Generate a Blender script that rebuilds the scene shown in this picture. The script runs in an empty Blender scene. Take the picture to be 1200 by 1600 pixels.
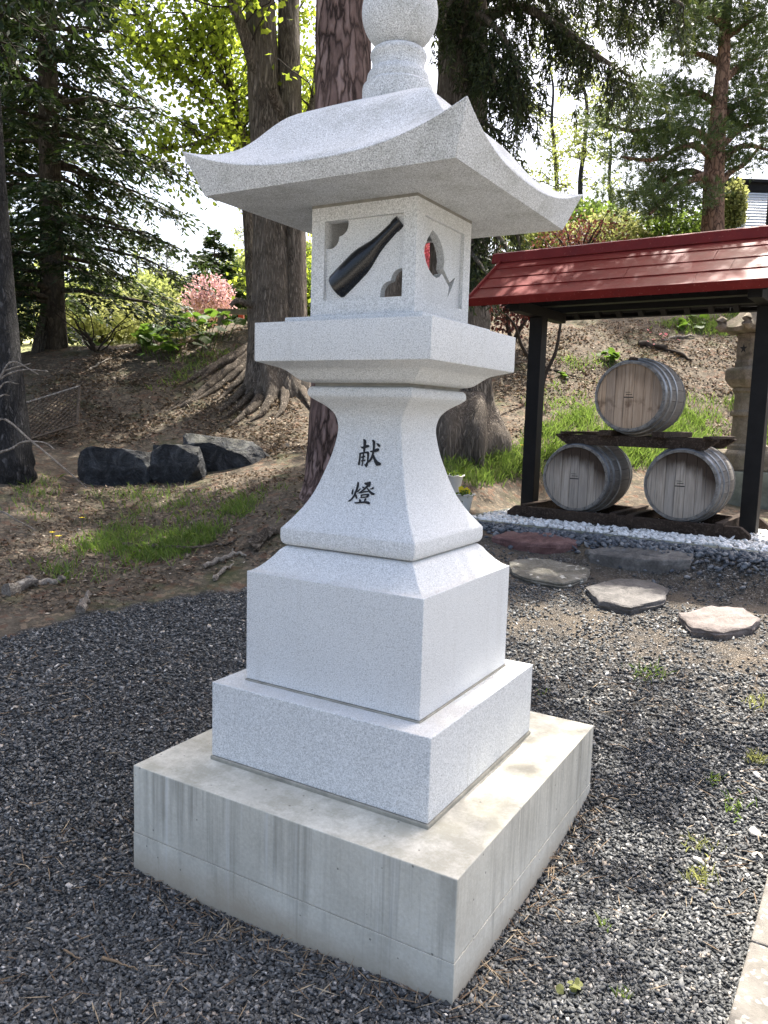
import bpy, bmesh, math, random
import numpy as np
from mathutils import Vector, Matrix
from mathutils.geometry import tessellate_polygon

scene = bpy.context.scene
COL = scene.collection
RNG = np.random.default_rng(7)
random.seed(7)

# ------------------------------------------------------------------ camera
CAM = np.array([1.38886, -2.36743, 1.55])
RT = np.array([0.859416, 0.510476, 0.028612])
UP = np.array([-0.086903, 0.090701, 0.992079])
FW = np.array([-0.503838, 0.855095, -0.122312])
FPX = 1234.64
cam = bpy.data.cameras.new('camera')
camo = bpy.data.objects.new('camera', cam)
COL.objects.link(camo)
camo.matrix_world = Matrix(((RT[0], UP[0], -FW[0], CAM[0]), (RT[1], UP[1], -FW[1], CAM[1]),
                            (RT[2], UP[2], -FW[2], CAM[2]), (0, 0, 0, 1)))
cam.sensor_fit = 'VERTICAL'
cam.sensor_height = 36.0
cam.lens = 36.0 * FPX / 1600.0
cam.clip_start = 0.05
cam.clip_end = 2000
scene.camera = camo

# ------------------------------------------------------------------ light
SUN_EL, SUN_AZ = math.radians(63), math.radians(-6)     # azimuth clockwise from +Y
world = bpy.data.worlds.new('World')
scene.world = world
world.use_nodes = True
wn = world.node_tree
bg = wn.nodes['Background']
sky = wn.nodes.new('ShaderNodeTexSky')
sky.sky_type = 'NISHITA'
sky.sun_disc = False
sky.sun_elevation = SUN_EL
sky.sun_rotation = SUN_AZ % (2 * math.pi)
sky.air_density = 0.9
sky.dust_density = 6.0
sky.ozone_density = 0.0
wn.links.new(sky.outputs[0], bg.inputs[0])
bg.inputs[1].default_value = 0.15
sun = bpy.data.lights.new('sun', 'SUN')
sun.energy = 5.0
sun.angle = math.radians(0.6)
sun.color = (1.0, 0.95, 0.87)
suno = bpy.data.objects.new('sun', sun)
COL.objects.link(suno)
sd = Vector((math.sin(SUN_AZ) * math.cos(SUN_EL), math.cos(SUN_AZ) * math.cos(SUN_EL), math.sin(SUN_EL)))
suno.rotation_euler = sd.to_track_quat('Z', 'Y').to_euler()
scene.view_settings.view_transform = 'Standard'
scene.view_settings.look = 'None'
scene.view_settings.gamma = 1.0
scene.view_settings.use_curve_mapping = False
scene.view_settings.exposure = 1.7
scene.render.engine = 'CYCLES'

# ------------------------------------------------------------------ helpers
def ray(px, py):
    return FW + RT * (px - 600) / FPX + UP * (800 - py) / FPX
def at(px, py, D):
    return CAM + ray(px, py) * D

def np_mesh(name, V, F, smooth=False, sharp=None):
    V = np.asarray(V, dtype=np.float32).reshape(-1, 3)
    F = np.asarray(F, dtype=np.int32)
    me = bpy.data.meshes.new(name)
    me.vertices.add(len(V)); me.vertices.foreach_set('co', V.ravel())
    me.loops.add(F.size); me.loops.foreach_set('vertex_index', F.ravel())
    me.polygons.add(len(F))
    me.polygons.foreach_set('loop_start', np.arange(0, F.size, F.shape[1], dtype=np.int32))
    me.update(calc_edges=True)
    if smooth:
        me.polygons.foreach_set('use_smooth', np.ones(len(F), dtype=bool))
    return me

def py_mesh(name, V, F, smooth=None):
    me = bpy.data.meshes.new(name)
    me.from_pydata([tuple(v) for v in V], [], F)
    me.update()
    if smooth is not None:
        me.polygons.foreach_set('use_smooth', np.ones(len(me.polygons), dtype=bool))
        me.set_sharp_from_angle(angle=math.radians(smooth))
    return me

def link(name, me, mat=None, parent=None, loc=(0, 0, 0), rot=(0, 0, 0)):
    o = bpy.data.objects.new(name, me)
    COL.objects.link(o)
    if mat is not None and me is not None and len(me.materials) == 0:
        me.materials.append(mat)
    if parent is not None:
        o.parent = parent
    o.location = tuple(float(c) for c in loc)
    o.rotation_euler = rot
    return o

def tag(o, label, cat, group=None):
    o['label'] = label; o['category'] = cat
    if group: o['group'] = group
    return o

def thing(name, label, cat, loc=(0, 0, 0), rz=0.0, group=None, rot=None):
    o = link(name, None, None, None, loc, rot if rot else (0, 0, rz))
    o.empty_display_size = 0.1
    return tag(o, label, cat, group)

def struct(o):
    o['kind'] = 'structure'; return o
def stuff(o):
    o['kind'] = 'stuff'; return o

def bevel(o, w=0.003, seg=2, ang=35):
    m = o.modifiers.new('bevel', 'BEVEL')
    m.width = w; m.segments = seg; m.limit_method = 'ANGLE'; m.angle_limit = math.radians(ang)
    m.harden_normals = False
    return o

class MB:
    def __init__(s): s.v = []; s.f = []
    def add(s, V, F):
        n = len(s.v); s.v += [tuple(map(float, p)) for p in V]; s.f += [tuple(i + n for i in f) for f in F]; return s
    def box(s, x0, x1, y0, y1, z0, z1, M=None):
        V = [(x0, y0, z0), (x1, y0, z0), (x1, y1, z0), (x0, y1, z0), (x0, y0, z1), (x1, y0, z1), (x1, y1, z1), (x0, y1, z1)]
        if M is not None: V = [M @ Vector(p) for p in V]
        return s.add(V, [(3, 2, 1, 0), (4, 5, 6, 7), (0, 1, 5, 4), (1, 2, 6, 5), (2, 3, 7, 6), (3, 0, 4, 7)])
    def square(s, prof, cap=True):          # square cross-section (w, z) profile
        V = []; F = []
        for w, z in prof: V += [(-w, -w, z), (w, -w, z), (w, w, z), (-w, w, z)]
        for i in range(len(prof) - 1):
            for k in range(4):
                a, b = i * 4 + k, i * 4 + (k + 1) % 4
                F.append((a, b, b + 4, a + 4))
        if cap:
            F.append((3, 2, 1, 0)); n = (len(prof) - 1) * 4; F.append((n, n + 1, n + 2, n + 3))
        return s.add(V, F)
    def lathe(s, prof, n=32, phase=0.0, cap=True):
        V = []; F = []
        for r, z in prof:
            for k in range(n):
                a = phase + 2 * math.pi * k / n
                V.append((r * math.cos(a), r * math.sin(a), z))
        for i in range(len(prof) - 1):
            for k in range(n):
                a, b = i * n + k, i * n + (k + 1) % n
                F.append((a, b, b + n, a + n))
        if cap:
            F.append(tuple(range(n - 1, -1, -1))); m = (len(prof) - 1) * n; F.append(tuple(range(m, m + n)))
        return s.add(V, F)
    def prism(s, poly, h0, h1, fn):         # polygon extruded; fn(a, b, h) -> point
        n = len(poly)
        V = [fn(a, b, h0) for a, b in poly] + [fn(a, b, h1) for a, b in poly]
        F = [tuple(range(n - 1, -1, -1)), tuple(range(n, 2 * n))]
        for k in range(n): F.append((k, (k + 1) % n, (k + 1) % n + n, k + n))
        return s.add(V, F)
    def tube(s, pts, rad, n=10, cap=True, jit=0.0, rng=None):
        V, F = tube_arrays(pts, rad, n, jit, rng)
        m = len(pts)
        F = [tuple(f) for f in F]
        if cap: F.append(tuple(range(n - 1, -1, -1))); F.append(tuple(range((m - 1) * n, m * n)))
        return s.add(V, F)
    def mesh(s, name, smooth=None): return py_mesh(name, s.v, s.f, smooth)
    def build(s, name, mat, parent=None, smooth=None, loc=(0, 0, 0), rot=(0, 0, 0)):
        return link(name, s.mesh(name, smooth), mat, parent, loc, rot)

def tube_arrays(pts, rad, n=10, jit=0.0, rng=None):
    P = np.asarray(pts, float); m = len(P)
    rad = np.broadcast_to(np.asarray(rad, float), (m,))
    T = np.gradient(P, axis=0); T /= np.linalg.norm(T, axis=1)[:, None] + 1e-12
    ref = np.array([0.31, 0.12, 0.94]) if abs(T[0] @ np.array([0.31, 0.12, 0.94])) < 0.9 else np.array([1.0, 0.1, 0.0])
    A = ref - (T @ ref)[:, None] * T; A /= np.linalg.norm(A, axis=1)[:, None] + 1e-12
    B = np.cross(T, A)
    th = np.arange(n) * 2 * np.pi / n
    R = rad[:, None] * np.ones(n)
    if jit: R = R * (1 + jit * (rng or RNG).standard_normal((m, n)))
    V = P[:, None, :] + R[..., None] * (np.cos(th)[None, :, None] * A[:, None, :] + np.sin(th)[None, :, None] * B[:, None, :])
    i, k = np.meshgrid(np.arange(m - 1), np.arange(n), indexing='ij')
    a = i * n + k; b = i * n + (k + 1) % n
    F = np.stack([a, b, b + n, a + n], -1).reshape(-1, 4)
    return V.reshape(-1, 3), F

def tubes_mesh(name, tubes, n=6):           # many tubes as one numpy mesh
    VV = []; FF = []; o = 0
    for pts, rad in tubes:
        V, F = tube_arrays(pts, rad, n)
        VV.append(V); FF.append(F + o); o += len(V)
    return np_mesh(name, np.concatenate(VV), np.concatenate(FF), smooth=True)

def vnoise(x, y, seed=0):                   # 2-D value noise, -1..1
    x = np.asarray(x, float); y = np.asarray(y, float)
    xi = np.floor(x).astype(np.int64); yi = np.floor(y).astype(np.int64)
    fx = x - xi; fy = y - yi
    fx = fx * fx * (3 - 2 * fx); fy = fy * fy * (3 - 2 * fy)
    def h(a, b):
        n = (a * 374761393 + b * 668265263 + seed * 974711) & 0x7fffffff
        n = ((n ^ (n >> 13)) * 1274126177) & 0x7fffffff
        return ((n ^ (n >> 16)) & 0xffff) / 32767.5 - 1
    return (h(xi, yi) * (1 - fx) + h(xi + 1, yi) * fx) * (1 - fy) + (h(xi, yi + 1) * (1 - fx) + h(xi + 1, yi + 1) * fx) * fy

def fbm(x, y, seed=0, oct=4):
    s = 0; a = 1; t = 0
    for i in range(oct):
        s = s + a * vnoise(x * 2 ** i, y * 2 ** i, seed + i * 17); t += a; a *= 0.5
    return s / t

# ------------------------------------------------------------------ materials
class NT:
    def __init__(s, name):
        s.m = bpy.data.materials.new(name); s.m.use_nodes = True
        s.t = s.m.node_tree; s.n = s.t.nodes; s.l = s.t.links
        s.bsdf = s.n['Principled BSDF']; s.out = s.n['Material Output']
        s._co = None
    def co(s, kind='Object'):
        if s._co is None: s._co = s.n.new('ShaderNodeTexCoord')
        return s._co.outputs[kind]
    def put(s, sock, v):
        if isinstance(v, bpy.types.NodeSocket): s.l.new(v, sock)
        elif v is not None:
            if isinstance(v, (tuple, list)) and len(v) == 3 and sock.type == 'RGBA': v = (*v, 1)
            sock.default_value = v
    def map(s, scale=(1, 1, 1), loc=(0, 0, 0), rot=(0, 0, 0), kind='Object'):
        n = s.n.new('ShaderNodeMapping'); s.l.new(s.co(kind), n.inputs[0])
        n.inputs['Scale'].default_value = scale; n.inputs['Location'].default_value = loc; n.inputs['Rotation'].default_value = rot
        return n.outputs[0]
    def noise(s, scale=5, detail=4, rough=0.55, vec=None, dist=0.0):
        n = s.n.new('ShaderNodeTexNoise'); s.l.new(vec if vec is not None else s.co(), n.inputs['Vector'])
        n.inputs['Scale'].default_value = scale; n.inputs['Detail'].default_value = detail
        n.inputs['Roughness'].default_value = rough; n.inputs['Distortion'].default_value = dist
        return n.outputs['Fac']
    def voro(s, scale=5, feat='F1', vec=None, out='Distance', rand=1.0):
        n = s.n.new('ShaderNodeTexVoronoi'); s.l.new(vec if vec is not None else s.co(), n.inputs['Vector'])
        n.feature = feat; n.inputs['Scale'].default_value = scale; n.inputs['Randomness'].default_value = rand
        return n.outputs[out]
    def ramp(s, fac, stops, interp='LINEAR'):
        n = s.n.new('ShaderNodeValToRGB'); n.color_ramp.interpolation = interp
        el = n.color_ramp.elements
        while len(el) < len(stops): el.new(0.5)
        for e, (p, c) in zip(el, stops):
            e.position = p; e.color = (*c, 1) if isinstance(c, (tuple, list)) else (c, c, c, 1)
        s.put(n.inputs[0], fac); return n.outputs[0]
    def mix(s, fac, a, b, mode='MIX'):
        n = s.n.new('ShaderNodeMix'); n.data_type = 'RGBA'; n.blend_type = mode
        s.put(n.inputs[0], fac); s.put(n.inputs[6], a); s.put(n.inputs[7], b); return n.outputs[2]
    def math(s, op, a, b=None, c=None):
        n = s.n.new('ShaderNodeMath'); n.operation = op
        s.put(n.inputs[0], a)
        if b is not None: s.put(n.inputs[1], b)
        if c is not None: s.put(n.inputs[2], c)
        return n.outputs[0]
    def sep(s, vec=None):
        n = s.n.new('ShaderNodeSeparateXYZ'); s.l.new(vec if vec is not None else s.co(), n.inputs[0]); return n.outputs
    def attr(s, name):
        n = s.n.new('ShaderNodeAttribute'); n.attribute_name = name; return n.outputs['Fac']
    def island(s):
        return s.n.new('ShaderNodeNewGeometry').outputs['Random Per Island']
    def objrand(s):
        return s.n.new('ShaderNodeObjectInfo').outputs['Random']
    def bump(s, h, strength=0.3, dist=0.01):
        n = s.n.new('ShaderNodeBump'); n.inputs['Strength'].default_value = strength; n.inputs['Distance'].default_value = dist
        s.put(n.inputs['Height'], h); s.l.new(n.outputs[0], s.bsdf.inputs['Normal']); return n.outputs[0]
    def set(s, color=None, rough=None, spec=None, metal=None, coat=None):
        if color is not None: s.put(s.bsdf.inputs['Base Color'], color)
        if rough is not None: s.put(s.bsdf.inputs['Roughness'], rough)
        if spec is not None: s.put(s.bsdf.inputs['Specular IOR Level'], spec)
        if metal is not None: s.put(s.bsdf.inputs['Metallic'], metal)
        if coat is not None: s.put(s.bsdf.inputs['Coat Weight'], coat)
        return s.m

def mat_granite():
    t = NT('granite')
    sp = t.noise(290, 2, 0.6)
    c = t.ramp(sp, [(0.30, (0.27, 0.282, 0.284)), (0.42, (0.50, 0.517, 0.518)), (0.54, (0.65, 0.665, 0.665)), (0.68, (0.81, 0.82, 0.82))])
    dk = t.voro(330, vec=t.co(), out='Color')
    dkf = t.ramp(t.sep(dk)[0], [(0.0, 1.0), (0.10, 1.0), (0.13, 0.0), (1.0, 0.0)])
    c = t.mix(t.math('MULTIPLY', dkf, 0.38), c, (0.14, 0.15, 0.15))
    big = t.noise(3.2, 4, 0.6)
    c = t.mix(0.16, c, t.ramp(big, [(0.3, (0.50, 0.50, 0.48)), (0.7, (0.68, 0.69, 0.69))]), 'MIX')
    # each block its own tone; tan dust on upward faces; faint rain marks
    c = t.mix(t.math('MULTIPLY', t.objrand(), 0.14), c, (0.40, 0.41, 0.41))
    geo = t.n.new('ShaderNodeNewGeometry'); nz = t.sep(geo.outputs['Normal'])[2]
    dust = t.math('MULTIPLY', t.ramp(nz, [(0.6, 0.0), (0.95, 1.0)]), t.ramp(t.noise(9, 6, 0.7), [(0.35, 0.15), (0.65, 1.0)]))
    c = t.mix(t.math('MULTIPLY', dust, 0.42), c, (0.46, 0.42, 0.345))
    rain = t.math('MULTIPLY', t.ramp(t.noise(1.0, 5, 0.7, t.map((38, 38, 1.1))), [(0.5, 0.0), (0.68, 1.0)]), t.ramp(t.noise(2.6, 4, 0.6, t.map(loc=(7, 3, 1))), [(0.45, 0.0), (0.65, 1.0)]))
    c = t.mix(t.math('MULTIPLY', rain, 0.30), c, (0.33, 0.33, 0.30))
    t.bump(t.noise(240, 2, 0.6), 0.25, 0.002)
    return t.set(c, 0.72, 0.3)

def mat_granite_weathered():                 # roof and finial: same stone with olive algae film
    t = NT('granite_weathered')
    sp = t.noise(290, 2, 0.6)
    c = t.ramp(sp, [(0.30, (0.20, 0.205, 0.205)), (0.42, (0.41, 0.42, 0.42)), (0.54, (0.58, 0.592, 0.592)), (0.68, (0.78, 0.79, 0.79))])
    al = t.noise(7, 5, 0.65)
    al2 = t.noise(70, 3, 0.7)
    f = t.math('MULTIPLY', t.ramp(al, [(0.46, 0.0), (0.68, 1.0)]), t.ramp(al2, [(0.35, 0.2), (0.65, 1.0)]))
    c = t.mix(t.math('MULTIPLY', f, 0.55), c, (0.20, 0.205, 0.17))
    t.bump(t.noise(240, 2, 0.6), 0.25, 0.002)
    return t.set(c, 0.75, 0.3)

def mat_concrete():
    t = NT('concrete')
    base = t.ramp(t.noise(2.5, 6, 0.65), [(0.3, (0.46, 0.44, 0.37)), (0.7, (0.64, 0.62, 0.535))])
    fine = t.noise(90, 4, 0.7)
    c = t.mix(0.22, base, t.ramp(fine, [(0.3, 0.22), (0.7, 0.75)]), 'OVERLAY')
    # rain runs: noise stretched along Z, strongest below the top edge
    st = t.math('ADD', t.math('MULTIPLY', t.noise(1.0, 5, 0.7, t.map((55, 55, 1.0))), 0.55), t.math('MULTIPLY', t.noise(1.0, 4, 0.65, t.map((13, 13, 0.5), loc=(6, 1, 0))), 0.45))
    wide = t.noise(1.0, 3, 0.5, t.map((3.2, 3.2, 0.3), loc=(3, 1, 0)))
    z = t.sep()[2]
    blot = t.noise(2.2, 6, 0.7, t.map((1, 1, 0.8), loc=(1, 4, 2)))
    runs = t.math('MULTIPLY', t.ramp(st, [(0.45, 0.0), (0.60, 1.0)]), t.math('MULTIPLY', t.ramp(wide, [(0.30, 0.05), (0.50, 1.0)]), t.ramp(blot, [(0.30, 0.25), (0.52, 1.0)])))
    pale = t.math('MULTIPLY', t.ramp(t.noise(1.0, 4, 0.7, t.map((30, 30, 0.9), loc=(9, 5, 3))), [(0.56, 0.0), (0.66, 1.0)]), t.ramp(wide, [(0.4, 0.0), (0.6, 1.0)]))
    col = t.noise(1.0, 3, 0.6, t.map((19, 19, 0.02), loc=(2, 8, 0)))
    low = t.ramp(t.math('ADD', t.math('SUBTRACT', z, 0.30), t.math('MULTIPLY', t.math('SUBTRACT', col, 0.30), 1.1)), [(0.0, 0.0), (0.12, 1.0)])
    geo = t.n.new('ShaderNodeNewGeometry')
    nz = t.math('ABSOLUTE', t.sep(geo.outputs['Normal'])[2])
    side = t.math('SUBTRACT', 1.0, nz)
    f = t.math('MULTIPLY', t.math('MULTIPLY', runs, low), side)
    c = t.mix(t.math('MULTIPLY', f, 0.72), c, (0.23, 0.22, 0.185))
    c = t.mix(t.math('MULTIPLY', t.ramp(t.noise(5.5, 7, 0.75, t.map(loc=(3, 9, 5))), [(0.45, 0.0), (0.7, 1.0)]), 0.38), c, (0.34, 0.325, 0.27))
    c = t.mix(t.math('MULTIPLY', t.math('MULTIPLY', pale, side), 0.5), c, (0.60, 0.60, 0.57))
    # top face: damp band of dirt beside the stone and algae
    dirt = t.math('MULTIPLY', t.ramp(t.noise(6.5, 8, 0.78), [(0.42, 0.0), (0.58, 1.0)]), nz)
    c = t.mix(t.math('MULTIPLY', dirt, 0.65), c, (0.30, 0.285, 0.22))
    # earth splash at the foot
    foot = t.ramp(t.math('ADD', z, t.math('MULTIPLY', t.noise(4, 3), 0.14)), [(0.06, 1.0), (0.16, 0.0)])
    c = t.mix(t.math('MULTIPLY', t.math('MULTIPLY', foot, side), 0.7), c, (0.33, 0.27, 0.19))
    # blow holes
    vh = t.voro(17)
    hole = t.ramp(vh, [(0.045, 1.0), (0.075, 0.0)])
    c = t.mix(t.math('MULTIPLY', hole, 0.65), c, (0.12, 0.115, 0.105))
    t.bump(t.math('SUBTRACT', t.math('MULTIPLY', fine, 0.4), hole), 0.4, 0.004)
    return t.set(c, 0.85, 0.25)

def mat_gloss_black():
    t = NT('polished_black_stone')
    c = t.ramp(t.noise(300, 2), [(0.4, (0.004, 0.004, 0.005)), (0.7, (0.016, 0.017, 0.02))])
    return t.set(c, 0.22, 0.4)

def mat_plain(name, col, rough=0.6, spec=0.4, var=0.25, scale=14, bump=0.15, metal=0.0):
    t = NT(name)
    n = t.noise(scale, 5, 0.6)
    a = tuple(x * (1 - var) for x in col); b = tuple(min(1, x * (1 + var)) for x in col)
    c = t.ramp(n, [(0.3, a), (0.7, b)])
    if bump: t.bump(t.noise(scale * 6, 4), bump, 0.004)
    return t.set(c, rough, spec, metal)

def mat_bark(name, c0, c1, c2, sx=22, sz=2.2, strength=0.8, plates=False):
    t = NT(name)
    v = t.map((sx, sx, sz))
    n = t.noise(1.0, 6, 0.65, v, 0.6)
    if plates:
        vp = t.map((sx * 0.75, sx * 0.75, sz * 1.25))
        wob = t.n.new('ShaderNodeTexNoise'); t.l.new(vp, wob.inputs['Vector']); wob.inputs['Scale'].default_value = 1.3; wob.inputs['Detail'].default_value = 5
        vm = t.n.new('ShaderNodeVectorMath'); vm.operation = 'MULTIPLY_ADD'; t.l.new(wob.outputs['Color'], vm.inputs[0]); vm.inputs[1].default_value = (1.5, 1.5, 1.5); t.l.new(vp, vm.inputs[2])
        e = t.voro(1.0, 'DISTANCE_TO_EDGE', vm.outputs[0])
        crack = t.ramp(e, [(0.0, 0.0), (0.14, 0.75), (0.3, 1.0)])
        cell = t.sep(t.voro(1.0, 'F1', vm.outputs[0], 'Color'))[0]
        fl = t.noise(1.0, 6, 0.75, t.map((sx * 2.5, sx * 2.5, sz * 3)))
        h = t.math('MULTIPLY', crack, t.math('ADD', t.math('MULTIPLY', fl, 0.75), t.math('MULTIPLY', cell, 0.40)))
    else:
        r = t.math('ABSOLUTE', t.math('SUBTRACT', n, 0.5))
        h = t.ramp(r, [(0.0, 0.0), (0.14, 1.0)])
        h = t.math('MULTIPLY', h, t.math('ADD', 0.5, t.math('MULTIPLY', n, 0.5)))
    c = t.ramp(h, [(0.05, c0), (0.45, c1), (0.9, c2)])
    pat = t.noise(2.3, 4, 0.6)
    c = t.mix(t.ramp(pat, [(0.4, 0.0), (0.65, 0.45)]), c, tuple(x * 1.35 for x in c1))
    t.bump(h, strength, 0.03)
    return t.set(c, 0.9, 0.15)

def mat_leaf(name, stops, trans=0.45, rough=0.55, tcol=None):
    t = NT(name)
    c = t.ramp(t.island(), stops)
    t.set(c, rough, 0.25)
    tr = t.n.new('ShaderNodeBsdfTranslucent')
    tc = t.mix(0.6, c, tcol if tcol else (0.30, 0.42, 0.04), 'MIX')
    t.l.new(tc, tr.inputs[0])
    mx = t.n.new('ShaderNodeMixShader'); mx.inputs[0].default_value = trans
    t.l.new(t.bsdf.outputs[0], mx.inputs[1]); t.l.new(tr.outputs[0], mx.inputs[2]); t.l.new(mx.outputs[0], t.out.inputs[0])
    return t.m

def mat_stones(name, stops, rough=0.75, spec=0.3, bump=0.3):
    t = NT(name)
    c = t.ramp(t.island(), stops)
    c = t.mix(0.3, c, t.ramp(t.noise(120, 3), [(0.3, 0.1), (0.7, 0.9)]), 'OVERLAY')
    if bump: t.bump(t.noise(180, 3), bump, 0.002)
    return t.set(c, rough, spec)

M = {}
M['granite'] = mat_granite()
M['granite_w'] = mat_granite_weathered()
M['concrete'] = mat_concrete()
M['black'] = mat_gloss_black()
M['ink'] = mat_plain('black_paint', (0.008, 0.008, 0.009), 0.55, 0.3, 0.2, 50, 0)
M['mortar'] = mat_plain('mortar', (0.30, 0.285, 0.235), 0.9, 0.2, 0.25, 20, 0.3)
M['joint'] = mat_plain('joint_grey', (0.22, 0.215, 0.19), 0.9, 0.2, 0.2, 20, 0.3)

# ------------------------------------------------------------------ terrain
YAW = 0.532454
FH = np.array([-math.sin(YAW), math.cos(YAW)]); RH = np.array([math.cos(YAW), math.sin(YAW)])
_A = []
def anc(px, py, D): _A.append(at(px, py, D))
def ancz(px, D, z):
    p = at(px, 640, D); _A.append(np.array([p[0], p[1], z]))
for p in [(-.6, -.6, -.02), (.6, -.6, .0), (.62, .66, .08), (-.62, .66, .07), (1.39, -2.37, -.04), (-.4, -1.3, -.04), (1.35, -.2, .02),
          (3.5, -2.5, 0.0), (-2.5, -2.5, -.1), (6, -8, -.15), (-6, -8, -.3), (2, -14, -.2), (0, -40, 0), (40, -20, 0.5), (-40, -20, -1)]:
    _A.append(np.array(p))
for a in [(0, 1000, 4.3), (0, 1200, 3.1), (200, 1040, 4.0), (380, 920, 5.2), (200, 830, 6.4), (20, 850, 5.9), (200, 748, 8.3), (20, 742, 7.6), (400, 722, 8.3),
          (500, 772, 6.4), (330, 655, 10.0), (440, 632, 10.3), (100, 690, 9.4), (100, 545, 12.4), (250, 542, 12.4), (380, 507, 12.8), (0, 560, 12.2),
          (1120, 975, 4.5), (980, 938, 5.0), (860, 892, 5.6), (840, 845, 6.4), (1000, 872, 6.0), (790, 822, 7.0), (1200, 862, 5.95), (1200, 1000, 4.25),
          (1200, 1390, 2.6), (1200, 1200, 3.2), (1000, 1100, 3.7), (850, 1000, 4.4), (822, 800, 7.4), (1168, 834, 6.3), (860, 785, 8.0),
          (800, 692, 9.2), (1170, 780, 8.6), (1000, 705, 9.2), (1180, 700, 9.9), (1000, 640, 10.3), (1000, 502, 13.0), (880, 515, 12.6), (1195, 500, 13.0),
          (740, 690, 9.3), (760, 600, 11.2), (640, 690, 9.0), (600, 600, 11.2)]:
    anc(*a)
for a in [(250, 16, 2.5), (0, 16, 2.3), (430, 16, 3.0), (250, 28, 3.6), (0, 28, 3.4), (-300, 12, 2.2), (-300, 25, 2.4), (-400, 6, .6), (-300, 60, 6), (200, 60, 7.6), (100, 110, 15),
          (450, 40, 6), (450, 90, 13), (650, 17, 4.0), (1000, 18, 4.6), (1300, 14, 3.6), (1300, 9, 1.0), (1400, 5, .5), (1500, 18, 4.6), (1000, 28, 6.5), (1300, 30, 7.2),
          (700, 50, 9.0), (1200, 60, 11), (900, 110, 17), (1500, 100, 16), (-400, 140, 16), (600, 200, 26), (1500, 220, 26), (-500, 250, 26), (400, 400, 34), (1200, 400, 34), (-200, 420, 34)]:
    ancz(*a)
_A = np.array(_A)
_K = lambda d2: np.sqrt(d2 + 0.25)
def _rbf_fit():
    n = len(_A); d2 = ((_A[:, None, :2] - _A[None, :, :2]) ** 2).sum(-1)
    S = np.zeros((n + 3, n + 3)); S[:n, :n] = _K(d2) - 0.02 * np.eye(n)
    S[:n, n] = 1; S[:n, n + 1:] = _A[:, :2]; S[n, :n] = 1; S[n + 1:, :n] = _A[:, :2].T
    return np.linalg.solve(S, np.concatenate([_A[:, 2], np.zeros(3)]))
_W = _rbf_fit()
def Hs(x, y):
    x = np.asarray(x, float); y = np.asarray(y, float); sh = x.shape
    x = x.ravel(); y = y.ravel(); out = np.full(len(x), _W[-3]) + _W[-2] * x + _W[-1] * y
    for i, a in enumerate(_A):
        out += _W[i] * _K((x - a[0]) ** 2 + (y - a[1]) ** 2)
    return out.reshape(sh)
ZS = 0.701                                   # top of the shelter's pebble bed
SA = np.array([-1.198, 4.641]); SANG = math.radians(-4.7765)
SU = np.array([math.cos(SANG), math.sin(SANG)]); SV = np.array([-SU[1], SU[0]])
def H(x, y):
    x = np.asarray(x, float); y = np.asarray(y, float)
    z = Hs(x, y)
    d = np.hypot(x - CAM[0], y - CAM[1])
    rough = np.clip((z - 0.25) * 2, 0.12, 1)
    z = z + rough * (0.035 * fbm(x * 1.1, y * 1.1, 3) + 0.012 * fbm(x * 6, y * 6, 9, 3)) + np.clip((z - 1.2), 0, 1) * 0.07 * fbm(x * 1.9, y * 1.9, 21)
    # level pad under the shelter
    u = (x - SA[0]) * SU[0] + (y - SA[1]) * SU[1]; v = (x - SA[0]) * SV[0] + (y - SA[1]) * SV[1]
    dx = np.maximum(np.maximum(-0.25 - u, u - 2.6), 0); dy = np.maximum(np.maximum(-1.12 - v, v - 0.85), 0)
    m = np.clip(1 - np.hypot(dx, dy) / 0.35, 0, 1); m = m * m * (3 - 2 * m)
    return z * (1 - m) + (ZS - 0.035) * m
def hit(px, py, d0=1.2, d1=60):
    r = ray(px, py); D = d0 * (d1 / d0) ** np.linspace(0, 1, 500)
    P = CAM[None] + r[None] * D[:, None]; g = P[:, 2] - H(P[:, 0], P[:, 1])
    i = np.argmax(g < 0)
    if g[i] >= 0: return at(px, py, d1)
    t = g[i - 1] / (g[i - 1] - g[i]); return P[i - 1] * (1 - t) + P[i] * t
def gz(x, y): return float(H(np.array([x]), np.array([y]))[0])
def ground_px(px, D):                        # column px at depth D, on the ground
    p = at(px, 640, D); return np.array([p[0], p[1], gz(p[0], p[1])])

def in_poly(x, y, poly):
    x = np.asarray(x); y = np.asarray(y); c = np.zeros(x.shape, bool); n = len(poly)
    for i in range(n):
        x0, y0 = poly[i]; x1, y1 = poly[i - 1]
        c ^= ((y0 > y) != (y1 > y)) & (x < (x1 - x0) * (y - y0) / (y1 - y0 + 1e-12) + x0)
    return c
# outline of the gravel yard on the ground
_g = [hit(*q)[:2] for q in [(-60, 1020), (0, 1003), (60, 985), (160, 955), (270, 935), (390, 915)]]
_g += [np.array(p) for p in [(-1.9, 2.6), (-1.2, 3.3)]]
_g += [hit(*q)[:2] for q in [(760, 838), (860, 842), (1000, 858), (1200, 880)]]
_g += [np.array(p) for p in [(2.6, 3.6), (6, 3), (9, -6), (-9, -9), (-7, 0.0)]]
GRAVEL = [tuple(p) for p in _g]

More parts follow.
